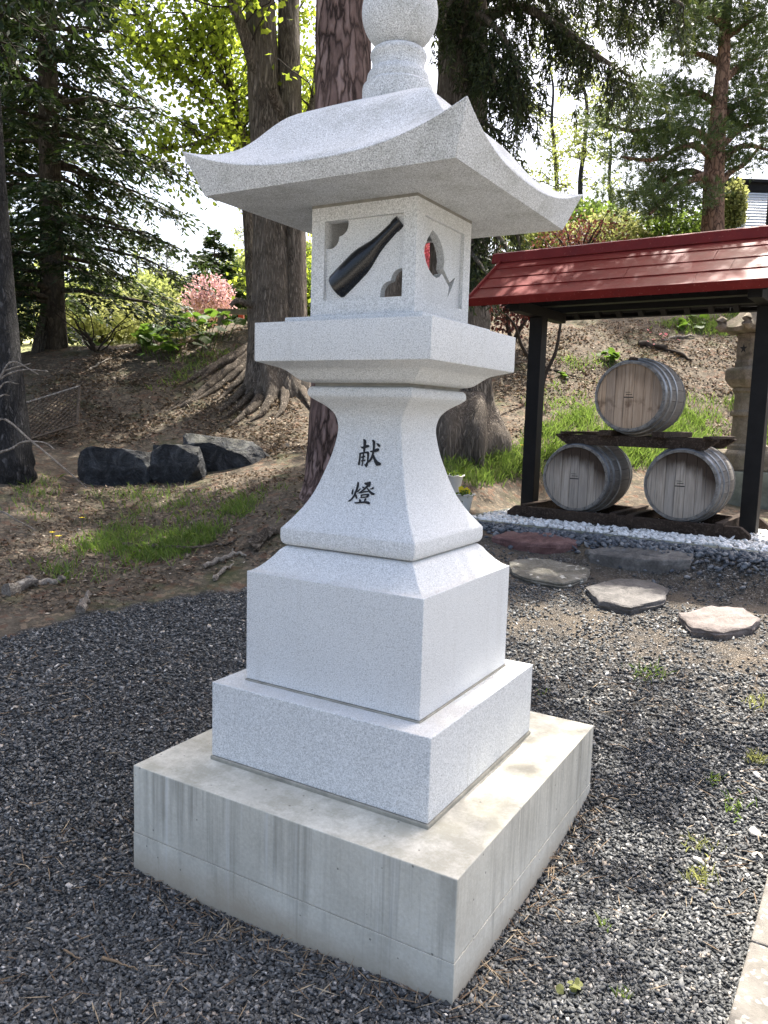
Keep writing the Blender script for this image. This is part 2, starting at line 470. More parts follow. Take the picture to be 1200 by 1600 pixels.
def build_terrain():
    def axis(lo, hi, step, far, grow=1.16):
        a = list(np.arange(lo, hi, step)); s = step
        while a[-1] < far: s *= grow; a.append(a[-1] + s)
        s = step; b = [a[0]]
        while b[-1] > -far: s *= grow; b.append(b[-1] - s)
        return np.array(b[:0:-1] + a)
    la = axis(-5.2, 5.5, 0.07, 450); de = axis(0.6, 14.5, 0.07, 600)
    de = de[de > -60]
    LA, DE = np.meshgrid(la, de, indexing='ij')
    X = CAM[0] + LA * RH[0] + DE * FH[0]; Y = CAM[1] + LA * RH[1] + DE * FH[1]
    Z = H(X, Y)
    n0, n1 = LA.shape
    i, k = np.meshgrid(np.arange(n0 - 1), np.arange(n1 - 1), indexing='ij')
    a = i * n1 + k
    F = np.stack([a, a + n1, a + n1 + 1, a + 1], -1).reshape(-1, 4)
    me = np_mesh('ground', np.stack([X, Y, Z], -1), F, smooth=True)
    jx = 0.22 * fbm(X * 1.5, Y * 1.5, 31) + 0.1 * fbm(X * 7, Y * 7, 37); jy = 0.22 * fbm(X * 1.5 + 9, Y * 1.5, 33) + 0.1 * fbm(X * 7, Y * 7, 39)
    g = in_poly(X + jx, Y + jy, GRAVEL).astype(np.float32)
    at_ = me.attributes.new('gravel', 'FLOAT', 'POINT'); at_.data.foreach_set('value', g.ravel())
    fld = np.clip((DE - 15.5) / 6, 0, 1).astype(np.float32)
    at2 = me.attributes.new('field', 'FLOAT', 'POINT'); at2.data.foreach_set('value', fld.ravel())
    worn = np.zeros_like(g)
    for (px, py, r) in [(900, 905, .9), (1130, 1010, .55), (930, 965, .7), (1180, 950, .5), (800, 870, .5), (1010, 985, .5), (850, 960, .6), (1060, 935, .5)]:
        p = hit(px, py); worn = np.maximum(worn, np.exp(-((X - p[0]) ** 2 + (Y - p[1]) ** 2) / r ** 2))
    at3 = me.attributes.new('worn', 'FLOAT', 'POINT'); at3.data.foreach_set('value', worn.astype(np.float32).ravel())
    bounce = np.clip((0.2 - DE) / .8, 0, 1).astype(np.float32)
    at4 = me.attributes.new('bounce_ground', 'FLOAT', 'POINT'); at4.data.foreach_set('value', bounce.ravel())
    return me

def mat_ground():
    t = NT('ground_soil')
    co = t.co()
    big = t.noise(0.9, 5, 0.6); mid = t.noise(7, 5, 0.65); fine = t.noise(60, 4, 0.7)
    soil = t.ramp(mid, [(0.28, (0.048, 0.039, 0.029)), (0.5, (0.092, 0.076, 0.056)), (0.72, (0.155, 0.131, 0.098))])
    soil = t.mix(0.55, soil, t.ramp(fine, [(0.3, 0.15), (0.72, 0.85)]), 'OVERLAY')
    # flecks of old leaf
    vc = t.voro(34, out='Color'); fl = t.ramp(t.sep(vc)[0], [(0.80, 0.0), (0.86, 1.0)])
    soil = t.mix(t.math('MULTIPLY', fl, 0.5), soil, (0.24, 0.18, 0.125))
    vc2 = t.voro(19, out='Color'); fl2 = t.ramp(t.sep(vc2)[1], [(0.86, 0.0), (0.90, 1.0)])
    soil = t.mix(t.math('MULTIPLY', fl2, 0.5), soil, (0.13, 0.065, 0.04))
    moss = t.ramp(t.noise(1.7, 5, 0.7, t.map(loc=(5, 2, 1))), [(0.52, 0.0), (0.68, 0.55)])
    soil = t.mix(moss, soil, (0.055, 0.075, 0.025))
    # gravel seen between and beyond the built stones
    v1 = t.voro(75, out='Color'); s1 = t.ramp(t.sep(v1)[0], [(0.0, (0.04, 0.041, 0.041)), (0.6, (0.11, 0.112, 0.112)), (0.88, (0.20, 0.20, 0.195)), (1.0, (0.34, 0.33, 0.31))])
    ed = t.voro(75, 'DISTANCE_TO_EDGE'); s1 = t.mix(t.ramp(ed, [(0.0, 0.75), (0.16, 0.0)]), s1, (0.012, 0.012, 0.012))
    worn = t.math('MULTIPLY', t.attr('worn'), t.ramp(t.noise(4.5, 5, 0.7), [(0.3, 0.0), (0.62, 1.0)]))
    grav = t.mix(t.math('MULTIPLY', worn, 0.9), s1, t.mix(0.5, (0.22, 0.18, 0.135), t.ramp(fine, [(0.3, 0.15), (0.7, 0.85)]), 'OVERLAY'))
    c = t.mix(t.attr('gravel'), soil, grav)
    fieldc = t.ramp(t.noise(0.35, 6, 0.7), [(0.3, (0.24, 0.25, 0.10)), (0.5, (0.36, 0.36, 0.17)), (0.7, (0.46, 0.43, 0.25))])
    c = t.mix(t.attr('field'), c, fieldc)
    c = t.mix(t.attr('bounce_ground'), c, t.ramp(t.noise(3, 6, 0.7), [(0.3, (0.27, 0.255, 0.225)), (0.7, (0.38, 0.365, 0.33))]))   # unseen pale ground behind the viewer, added to bounce light onto the lantern
    h = t.math('ADD', t.math('MULTIPLY', fine, 0.5), t.math('MULTIPLY', t.ramp(ed, [(0.0, 0.0), (0.25, 1.0)]), t.attr('gravel')))
    h = t.math('ADD', h, t.math('MULTIPLY', fl, 0.5))
    t.bump(t.math('ADD', h, t.noise(22, 6, 0.75)), 0.9, 0.02)
    return t.set(c, 0.92, 0.15)
M['ground'] = mat_ground()
ground = struct(link('ground', build_terrain(), M['ground']))
KEN = [[(-0.0194,1.4666),(-0.0129,1.4677),(-0.005,1.4627),(-0.0047,1.4487),(-0.0045,1.431),(-0.0065,1.4239),(-0.013,1.4254),(-0.0149,1.4429),(-0.0165,1.4587)],[(-0.0268,1.4427),(-0.0178,1.4419),(-0.0022,1.4488),(0.0073,1.4483),(0.0091,1.4431),(0.0014,1.4392),(-0.0125,1.4351),(-0.0199,1.4353)],[(-0.0278,1.4215),(-0.0186,1.4207),(-0.0188,1.4092),(-0.0173,1.3917),(-0.0169,1.3821),(-0.0208,1.3789),(-0.0256,1.3833),(-0.0253,1.3948),(-0.0251,1.4089)],[(-0.0277,1.4211),(-0.0089,1.4256),(0.0074,1.4281),(0.0124,1.4231),(0.0135,1.4038),(0.0134,1.3899),(0.0142,1.3812),(0.0095,1.374),(0.0031,1.3797),(-0.0021,1.3846),(0.009,1.3861),(0.0063,1.4035),(0.0034,1.4209),(-0.0059,1.4201),(-0.022,1.4161)],[(-0.0177,1.4093),(-0.0017,1.4136),(-0.0015,1.4083),(-0.0158,1.4041)],[(-0.0163,1.397),(0.0016,1.4015),(0.0027,1.3963),(-0.0142,1.3919)],[(-0.0135,1.4218),(-0.0073,1.4221),(-0.0063,1.4098),(-0.0048,1.3924),(-0.006,1.3783),(-0.0101,1.3781),(-0.0103,1.3886),(-0.012,1.406)],[(0.0114,1.4292),(0.0255,1.4316),(0.0386,1.4397),(0.048,1.4388),(0.0495,1.4336),(0.0436,1.4281),(0.0285,1.4256),(0.0173,1.4251)],[(0.0155,1.4654),(0.0226,1.4669),(0.0305,1.4607),(0.0309,1.4432),(0.0319,1.424),(0.0293,1.4082),(0.0236,1.3957),(0.009,1.3861),(0.0019,1.3805),(0.0075,1.393),(0.018,1.4023),(0.0225,1.4183),(0.0238,1.4359),(0.0206,1.4568)],[(0.0278,1.4238),(0.0375,1.4086),(0.05,1.3971),(0.0632,1.3926),(0.0647,1.3875),(0.059,1.3837),(0.047,1.3822),(0.0389,1.3913),(0.0313,1.403),(0.0261,1.415)],[(0.0341,1.4559),(0.0444,1.4552),(0.052,1.4485),(0.0494,1.4432),(0.0418,1.4454)]]
TOU = [[(-0.0256,1.3047),(-0.022,1.2989),(-0.0206,1.2878),(-0.0231,1.2824),(-0.0282,1.2872),(-0.0287,1.2967)],[(-0.0144,1.3281),(-0.0062,1.3243),(-0.0044,1.3122),(-0.0066,1.2965),(-0.011,1.2808),(-0.0175,1.2683),(-0.0258,1.2617),(-0.0363,1.2614),(-0.0262,1.2693),(-0.0187,1.2819),(-0.0153,1.2976),(-0.014,1.3133)],[(0.0018,1.3083),(0.0048,1.3042),(-0.0025,1.2934),(-0.0091,1.2946)],[(-0.0149,1.2899),(-0.0049,1.2846),(0.0004,1.2765),(-0.0007,1.2713),(-0.0068,1.2742),(-0.0123,1.2815)],[(0.0123,1.3255),(0.0241,1.328),(0.0347,1.3313),(0.0389,1.3281),(0.0389,1.3221),(0.0301,1.3112),(0.0183,1.3),(0.0042,1.2922),(-0.007,1.2879),(0.0064,1.2983),(0.0163,1.3085),(0.0245,1.3177),(0.0157,1.3197)],[(0.0069,1.313),(0.0173,1.3129),(0.0166,1.3071),(0.0102,1.3081)],[(0.0214,1.3175),(0.0315,1.3096),(0.045,1.3002),(0.0633,1.2939),(0.0598,1.2886),(0.0506,1.2888),(0.0406,1.2948),(0.0297,1.3043)],[(0.0358,1.3219),(0.0403,1.3205),(0.036,1.3125),(0.0316,1.3139)],[(0.0485,1.3159),(0.0539,1.3129),(0.0535,1.3077),(0.0438,1.3053),(0.0372,1.3074),(0.0467,1.3106)],[(0.0001,1.2919),(0.0206,1.2993),(0.0365,1.3013),(0.0395,1.2981),(0.0222,1.2943),(0.0029,1.2895)],[(0.0081,1.2865),(0.0235,1.2902),(0.0412,1.2926),(0.0434,1.2891),(0.0419,1.2873),(0.0249,1.2855),(0.0113,1.2828)],[(0.0081,1.2865),(0.0159,1.2845),(0.0169,1.2794),(0.0196,1.2762),(0.0115,1.2756),(0.011,1.2824)],[(0.0413,1.2923),(0.0436,1.2882),(0.0413,1.2804),(0.0353,1.2788),(0.0325,1.2823),(0.0336,1.2875)],[(0.0142,1.2801),(0.0339,1.2833),(0.0352,1.2791),(0.0194,1.2767)],[(0.0097,1.2746),(0.0161,1.2709),(0.0202,1.2644),(0.0111,1.2637),(0.0078,1.2677)],[(0.0294,1.2778),(0.0372,1.2759),(0.0352,1.269),(0.0303,1.2649),(0.0274,1.2709)],[(-0.0069,1.2614),(0.005,1.2632),(0.0305,1.2677),(0.0466,1.2685),(0.0539,1.2637),(0.0535,1.2594),(0.0453,1.2596),(0.0323,1.262),(0.0086,1.2584),(-0.0036,1.2574)]]
# ------------------------------------------------------------------ concrete plinth and new granite lantern
pl = thing('concrete_plinth', 'low square pale concrete plinth with grey rain streaks under the new granite lantern', 'plinth', (0, 0, 0))
W0 = 0.602
mb = MB(); mb.box(-W0, W0, -W0, .649, .118, .3565)
bevel(mb.build('upper_pour', M['concrete'], pl), 0.003)
mb = MB(); mb.box(-W0 - .001, W0 + .001, -W0 - .001, .650, -.25, .1174)
bevel(mb.build('lower_pour', M['concrete'], pl), 0.0012)

lan = thing('stone_lantern', 'tall new pale grey granite lantern with a bottle relief and two black brush characters', 'stone lantern', (0, 0, .3565))
def lpart(name, mb, mat, parent=None, smooth=None, bw=0.0035):
    mb.v = [(x, y, z - .3565) for x, y, z in mb.v]
    o = mb.build(name, mat, parent or lan, smooth)
    if bw: bevel(o, bw)
    return o
mb = MB(); mb.square([(.4235, .350), (.4235, .3695)]); lpart('mortar_bed', mb, M['mortar'], bw=0.004)
mb = MB(); mb.square([(.419, .3705), (.419, .6315)]); lpart('step', mb, M['granite'])
mb = MB(); mb.square([(.341, .6255), (.341, .6372)]); lpart('mortar_bed', mb, M['mortar'], bw=0.003)
prof = [(.338, .6384), (.338, 1.0128)]
for a in np.linspace(0, 1, 9):               # cavetto then rounded crown
    prof.append((.336 - .066 * a, 1.0132 + .058 * a ** 1.5))
prof += [(.262, 1.083), (.2535, 1.091), (.246, 1.0965), (.237, 1.0995)]
mb = MB(); mb.square(prof); lpart('pedestal', mb, M['granite'], smooth=32)
mb = MB(); mb.square([(.232, 1.095), (.232, 1.106)]); lpart('joint', mb, M['joint'], bw=0)
SHAFT = [(.2595, 1.158), (.226, 1.2018), (.1956, 1.25), (.1729, 1.3005), (.1549, 1.3554), (.1400, 1.4059), (.1298, 1.454), (.1242, 1.5019), (.1311, 1.5405),
         (.1438, 1.5615), (.1611, 1.5779), (.1844, 1.594), (.1983, 1.6061)]
def catmull(pts, k=4):
    P = np.array([(2 * pts[0][0] - pts[1][0], 2 * pts[0][1] - pts[1][1])] + list(pts) + [(2 * pts[-1][0] - pts[-2][0], 2 * pts[-1][1] - pts[-2][1])])
    out = []
    for i in range(1, len(P) - 2):
        for j in range(k):
            t = j / k
            out.append(tuple(0.5 * (2 * P[i] + (P[i + 1] - P[i - 1]) * t + (2 * P[i - 1] - 5 * P[i] + 4 * P[i + 1] - P[i + 2]) * t * t + (3 * P[i] - P[i - 1] - 3 * P[i + 1] + P[i + 2]) * t ** 3)))
    out.append(tuple(P[-2])); return out
SH = catmull(SHAFT, 4)
prof = [(.238, 1.1015), (.2475, 1.1025), (.254, 1.1075), (.2585, 1.116), (.2602, 1.128), (.2602, 1.142), (.2597, 1.1565)] + SH + \
       [(.2002, 1.612), (.2002, 1.620), (.1985, 1.628), (.1945, 1.634), (.188, 1.637)]
mb = MB(); mb.square(prof); shaft = lpart('shaft', mb, M['granite'], smooth=32)
mb = MB(); mb.square([(.181, 1.632), (.181, 1.650)]); lpart('joint', mb, M['joint'], bw=0)
prof = [(.186, 1.6485), (.205, 1.6515), (.219, 1.658), (.229, 1.666), (.240, 1.6765), (.250, 1.685), (.262, 1.6925), (.278, 1.698), (.298, 1.704), (.3225, 1.7115), (.3243, 1.7155), (.3243, 1.8340), (.3235, 1.8348)]
mb = MB(); mb.square(prof); lpart('platform', mb, M['granite'], smooth=28, bw=0.002)
mb = MB(); mb.square([(.2555, 1.833), (.2555, 1.857)]); lpart('platform_step', mb, M['granite'], bw=0.003)

# brush characters lying on the curved front of the shaft
zz = [p[1] for p in SH]; ww = [p[0] for p in SH]
def charpart(name, strokes, eps):
    V = []; F = []
    for si, s in enumerate(strokes):
        # soften the outline
        P = np.array(s); Q = []
        for i in range(len(P)):
            a, b, c = P[i - 1], P[i], P[(i + 1) % len(P)]
            Q += [b * .75 + a * .25, b * .9 + (a + c) * .05, b * .75 + c * .25]
        tri = tessellate_polygon([[Vector((q[0], q[1], 0)) for q in Q]])
        o = len(V)
        for q in Q:
            w = float(np.interp(q[1], zz, ww)); V.append((q[0], -w - eps - .00012 * si, q[1] - .3565))
        F += [tuple(i + o for i in t) for t in tri]
    return link(name, py_mesh(name, V, F), M['ink'], shaft)
charpart('inscription_character', KEN, .0016)['label'] = 'upper black brush character on the lantern shaft'
charpart('inscription_character', TOU, .0016)['label'] = 'lower black brush character on the lantern shaft'

# fire box: four walls with a raised frame, recessed panel and cut-outs, made as filled 2-D outlines
def fill2d(name, outlines, h0, h1):
    """outlines: first outer, then holes; returns verts (a, b, h) and faces of the solid"""
    cu = bpy.data.curves.new(name, 'CURVE'); cu.dimensions = '2D'; cu.fill_mode = 'BOTH'; cu.extrude = (h1 - h0) / 2
    for ol in outlines:
        sp = cu.splines.new('POLY'); sp.points.add(len(ol) - 1)
        for p, q in zip(sp.points, ol): p.co = (q[0], q[1], 0, 1)
        sp.use_cyclic_u = True
    ob = bpy.data.objects.new(name, cu); COL.objects.link(ob)
    dg = bpy.context.evaluated_depsgraph_get(); me = bpy.data.meshes.new_from_object(ob.evaluated_get(dg))
    V = [(v.co.x, v.co.y, v.co.z + (h0 + h1) / 2) for v in me.vertices]; F = [tuple(p.vertices) for p in me.polygons]
    bpy.data.objects.remove(ob); bpy.data.curves.remove(cu); bpy.data.meshes.remove(me)
    return V, F
FB = .1951; Z0, Z1 = 1.8575, 2.207
RECT = [(-.1445, 1.9140), (.1495, 1.9140), (.1495, 2.1635), (-.1445, 2.1635)]
def arc(cx, cz, r, a0, a1, n=10):
    return [(cx + r * math.cos(math.radians(a0 + (a1 - a0) * i / n)), cz + r * math.sin(math.radians(a0 + (a1 - a0) * i / n))) for i in range(n + 1)]
TL = [(-.1438, 2.1628), (-.1438, 2.0795)] + arc(-.130, 2.113, .0345, -100, 0, 9) + arc(-.0955, 2.150, .0345, -85, 5, 9) + [(-.061, 2.1628)]
BR = [(.1488, 1.9147), (.1488, 2.0005)] + arc(.137, 1.966, .0345, 85, 178, 9) + arc(.0995, 1.930, .0345, 95, 185, 9) + [(.064, 1.9147)]
GLASS = [(-.0682, 2.1351), (-.042, 2.128), (-.0172, 2.1150), (.002, 2.099), (.0155, 2.080), (.0238, 2.055), (.0190, 2.0284), (.0673, 1.9935), (.089, 2.006), (.110, 2.018), (.0980, 1.998),
         (.0790, 1.970), (.0523, 1.9386), (.0610, 1.961), (.0640, 1.9780), (.0080, 2.0125), (-.010, 1.999), (-.030, 1.9925), (-.055, 1.996), (-.083, 2.010), (-.1055, 2.031), (-.1195, 2.056), (-.117, 2.074), (-.1015, 2.098), (-.085, 2.117)]
def wall(side, holes):
    a0, b0 = (FB, FB - .0131) if side in (0, 2) else (FB - .0127, FB - .0525)
    rect = RECT if side in (0, 2) else [(-.1425, 1.9140), (.1425, 1.9140), (.1425, 2.1635), (-.1425, 2.1635)]
    fr, ff = fill2d('w', [[(-a0, Z0), (a0, Z0), (a0, Z1), (-a0, Z1)], rect], .0, .0125)
    pn, pf = fill2d('w', [[(-b0, Z0), (b0, Z0), (b0, Z1), (-b0, Z1)]] + holes, .0126, .040)
    if side == 0: fn = lambda a, b, h: (a, -FB + h, b)
    if side == 1: fn = lambda a, b, h: (FB - h, a, b)
    if side == 2: fn = lambda a, b, h: (-a, FB - h, b)
    if side == 3: fn = lambda a, b, h: (-FB + h, -a, b)
    m = MB(); m.add([fn(*p) for p in fr], ff); m.add([fn(*p) for p in pn], pf)
    return m
front = wall(0, [TL, BR]); right = wall(1, [GLASS])
back = wall(2, [[(-.138, 1.925), (-.012, 1.925), (-.012, 2.155), (-.138, 2.155)], [(.025, 1.93), (.138, 1.93), (.138, 2.10), (.025, 2.10)]])
left = wall(3, [GLASS])
fbx = lpart('fire_box', front, M['granite'], smooth=30, bw=0.0)
for w_ in (right, back, left): lpart('box_wall', w_, M['granite'], parent=fbx, smooth=30, bw=0)
mb = MB(); mb.square([(.1955, 2.2072), (.1955, 2.2165)]); lpart('joint', mb, M['joint'], bw=0)

# the black bottle set into the front panel (half-round body following the traced outline)
BOT_AX0 = np.array([-.1075, 1.9515]); BOT_AX1 = np.array([.1300, 2.1420])
ax = BOT_AX1 - BOT_AX0; LB = np.linalg.norm(ax); ax /= LB; nx = np.array([-ax[1], ax[0]])
bprof = [(0, .030), (.003, .040), (.012, .0445), (.06, .0452), (.118, .0445), (.145, .0405), (.17, .033), (.195, .0262), (.22, .0225), (.26, .0200), (.278, .0192), (.2785, .0212), (.292, .0215), (LB - .0005, .0205), (LB, .017)]
V = []; F = []; n = 20
for t_, r_ in bprof:
    for k in range(n):
        a = 2 * math.pi * k / n
        p = BOT_AX0 + ax * t_ + nx * r_ * math.cos(a)
        V.append((p[0], -.1815 - (.008 + .018 * (r_ / .045)) * math.sin(a), p[1] - .3565))
for i in range(len(bprof) - 1):
    for k in range(n):
        a, b = i * n + k, i * n + (k + 1) % n
        F.append((a, b, b + n, a + n))
F.append(tuple(range(n))); F.append(tuple(range((len(bprof) - 1) * n, len(bprof) * n)))
link('bottle', py_mesh('bottle', V, F, 40), M['black'], fbx)['label'] = 'glossy black bottle relief slanting across the front panel'

# curved roof: hipped, eaves sweeping up to pointed corners
def roof_mesh():
    NU, NTT = 40, 22
    hipw = [.4877, .4645, .4231, .3953, .3644, .3391, .3179, .2967, .2754, .254, .2323, .20, .16, .118]
    hipz = [2.3445, 2.3395, 2.3415, 2.3500, 2.3649, 2.3861, 2.4125, 2.439, 2.4657, 2.4846, 2.4965, 2.512, 2.532, 2.552]
    sw = np.linspace(0, 1, NTT + 1); wv = .4877 + (.118 - .4877) * sw
    hz = np.interp(-wv, [-w for w in hipw], hipz)
    for _ in range(2): hz[1:-1] = .25 * hz[:-2] + .5 * hz[1:-1] + .25 * hz[2:]
    midz0 = 2.2625
    V = []; F = []
    us = np.linspace(-1, 1, NU + 1)
    lift = np.abs(us) ** 2.6
    def rot(p, s):
        x, y, z = p
        return [(x, y, z), (-y, x, z), (-x, -y, z), (y, -x, z)][s]
    for s in range(4):
        o = len(V)
        # soffit edge, eave edge, then the slope
        for u in us: V.append(rot((u * .4376, -.4376, 2.2162), s))
        for j in range(NTT + 1):
            w = wv[j]
            fall = max(0.0, 1 - (.4877 - w) / .20) ** 1.6
            for iu, u in enumerate(us):
                ww_ = w if j else w - .022 * (1 - lift[iu])
                if j == 1: ww_ = w - .010 * (1 - lift[iu])
                z = hz[j] - (hz[0] - midz0) * fall * (1 - lift[iu])
                V.append(rot((u * ww_, -ww_, z), s))
        for j in range(NTT + 1):
            for i in range(NU):
                a = o + j * (NU + 1) + i
                F.append((a, a + 1, a + NU + 2, a + NU + 1))
    q = len(V)
    V += [(-.4376, -.4376, 2.2162), (.4376, -.4376, 2.2162), (.4376, .4376, 2.2162), (-.4376, .4376, 2.2162)]
    F.append((q + 3, q + 2, q + 1, q))
    q = len(V)
    V += [(-.118, -.118, 2.552), (.118, -.118, 2.552), (.118, .118, 2.552), (-.118, .118, 2.552)]
    F.append((q, q + 1, q + 2, q + 3))
    V = [(x, y, z - .3565) for x, y, z in V]
    me = py_mesh('roof', V, F)
    b = bmesh.new(); b.from_mesh(me); bmesh.ops.remove_doubles(b, verts=b.verts, dist=1e-5); bmesh.ops.recalc_face_normals(b, faces=b.faces); b.to_mesh(me); b.free()
    me.polygons.foreach_set('use_smooth', np.ones(len(me.polygons), dtype=bool)); me.set_sharp_from_angle(angle=math.radians(33))
    return me
rf = link('roof', roof_mesh(), M['granite_w'], lan); bevel(rf, .0022, 2, 40)
mb = MB(); mb.lathe([(.110, 2.53), (.116, 2.54), (.1165, 2.603), (.1145, 2.612), (.1085, 2.6185), (.1025, 2.621), (.1025, 2.636), (.1005, 2.647), (.095, 2.656), (.0885, 2.664),
                     (.0862, 2.676), (.0866, 2.690), (.0895, 2.700), (.0925, 2.706), (.0925, 2.714), (.0885, 2.722), (.080, 2.728), (.06, 2.732)], 56)
fin = lpart('finial', mb, M['granite_w'], smooth=28, bw=0.001)
pr = [(.1236 * math.sin(a), 2.842 - .1236 * math.cos(a)) for a in np.linspace(.03, math.pi - .12, 30)] + [(.012, 2.969), (.004, 2.974)]
mb = MB(); mb.lathe(pr, 56); lpart('finial_ball', mb, M['granite_w'], parent=fin, smooth=60, bw=0)

# ------------------------------------------------------------------ kerb of the paved path, lower right
def mat_kerb():
    t = NT('kerb_concrete')
    c = t.ramp(t.noise(14, 6, 0.7), [(0.3, (0.12, 0.11, 0.095)), (0.7, (0.20, 0.187, 0.165))])
    ag = t.ramp(t.sep(t.voro(85, out='Color'))[0], [(0.82, 0.0), (0.88, 1.0)])
    c = t.mix(t.math('MULTIPLY', ag, 0.7), c, (0.36, 0.34, 0.30)); t.bump(t.noise(110, 4, 0.7), 0.6, 0.006)
    return t.set(c, 0.9, 0.2)
M['kerb'] = mat_kerb()
k0, k1 = hit(1140, 1602), hit(1200, 1385)
kd = (k1 - k0)[:2]; kd /= np.linalg.norm(kd); kn = np.array([kd[1], -kd[0]])
kz = .055
mb = MB()
def kp(a, b, z): q = k0[:2] + kd * a + kn * b; return (q[0], q[1], z)
ks = [kp(-3, 0, 0), kp(7, 0, 0), kp(7, 2.4, 0), kp(-3, 2.4, 0)]
path = MB()
cuts = [-3.0, -2.1, -1.2, -.3, .31, 1.2, 2.1, 3.0, 4.0, 5.0]
pth = thing('paved_path', 'pale concrete slab path edging the gravel at the lower right corner', 'path', (k0[0], k0[1], 0))
del pth['category'], pth['label']; pth['kind'] = 'structure'
for i in range(len(cuts) - 1):
    mb = MB(); zt = [gz(*kp(c, .4, 0)[:2]) + .035 for c in (cuts[i], cuts[i + 1])]
    a, b = cuts[i] + .003, cuts[i + 1] - .003
    V = [kp(a, 0, zt[0] - .2), kp(b, 0, zt[1] - .2), kp(b, 1.3, zt[1] - .2), kp(a, 1.3, zt[0] - .2), kp(a, 0, zt[0]), kp(b, 0, zt[1]), kp(b, 1.3, zt[1]), kp(a, 1.3, zt[0])]
    V = [(x - k0[0], y - k0[1], z) for x, y, z in V]
    mb.add(V, [(3, 2, 1, 0), (4, 5, 6, 7), (0, 1, 5, 4), (1, 2, 6, 5), (2, 3, 7, 6), (3, 0, 4, 7)])
    bevel(mb.build('slab', M['kerb'], pth), .006)

# ------------------------------------------------------------------ barrel shelter
M['red'] = None
def mat_red_roof():
    t = NT('red_painted_sheet')
    n = t.noise(3.5, 6, 0.65); f = t.noise(45, 4, 0.7)
    c = t.ramp(n, [(0.3, (0.105, 0.012, 0.011)), (0.55, (0.14, 0.017, 0.015)), (0.75, (0.19, 0.028, 0.024))])
    c = t.mix(t.ramp(f, [(0.60, 0.0), (0.72, 0.55)]), c, (0.30, 0.13, 0.10))
    c = t.mix(t.ramp(t.noise(9, 5), [(0.58, 0.0), (0.72, 0.5)]), c, (0.085, 0.02, 0.02))
    t.bump(t.noise(4.0, 3, 0.5), 0.25, 0.02)
    return t.set(c, t.ramp(n, [(0.3, 0.40), (0.7, 0.55)]), 0.12)
M['red'] = mat_red_roof()
M['blackwood'] = mat_plain('black_stained_timber', (0.006, 0.0056, 0.0056), 0.6, 0.2, 0.4, 10, 0.2)
M['darkwood'] = mat_bark('rack_timber', (0.02, 0.014, 0.01), (0.05, 0.036, 0.027), (0.085, 0.064, 0.05), 30, 30, 0.2)
sh = thing('barrel_shelter', 'small open shelter on two black posts with a red sheet metal gable roof', 'shelter', (SA[0], SA[1], ZS), SANG)
PU = [.03, 1.93]
for u_ in PU:
    mb = MB(); mb.box(u_ - .062, u_ + .062, -.062, .062, -.12, 1.76); bevel(mb.build('post', M['blackwood'], sh), .004)
    mb = MB(); mb.box(u_ - .05, u_ + .05, -.50, .50, 1.7605, 1.85); bevel(mb.build('cross_arm', M['blackwood'], sh), .004)
RU0, RU1 = -.34, 2.30; EV, EZ, RZ = .62, 1.865, 2.30
mb = MB(); mb.box(RU0 + .06, RU1 - .06, -.05, .05, 1.851, 1.93); mb.build('tie_beam', M['blackwood'], sh)
for s in (-1, 1):
    mb = MB(); mb.box(RU0 + .05, RU1 - .05, s * .46 - .045, s * .46 + .045, 1.851, 1.925); mb.build('purlin', M['blackwood'], sh)
pitch = math.atan2(RZ - EZ, EV); slen = math.hypot(EV, RZ - EZ)
for u_ in PU:
    mb = MB(); mb.box(u_ - .04, u_ + .04, -.04, .04, 1.9305, 2.25); mb.build('king_post', M['blackwood'], sh)
def slopeM(s):                               # local x = u, y = up the slope, z = outward
    e = Vector((0, s * EV, EZ)); d = Vector((0, -s * math.cos(pitch), math.sin(pitch))); n = Vector((0, s * math.sin(pitch), math.cos(pitch)))
    R_ = Matrix(((1, d.x, n.x, e.x), (0, d.y, n.y, e.y), (0, d.z, n.z, e.z), (0, 0, 0, 1)))
    return R_
seams = {0: [1.52], 1: [.95, 1.74], 2: [1.58], 3: [1.15]}
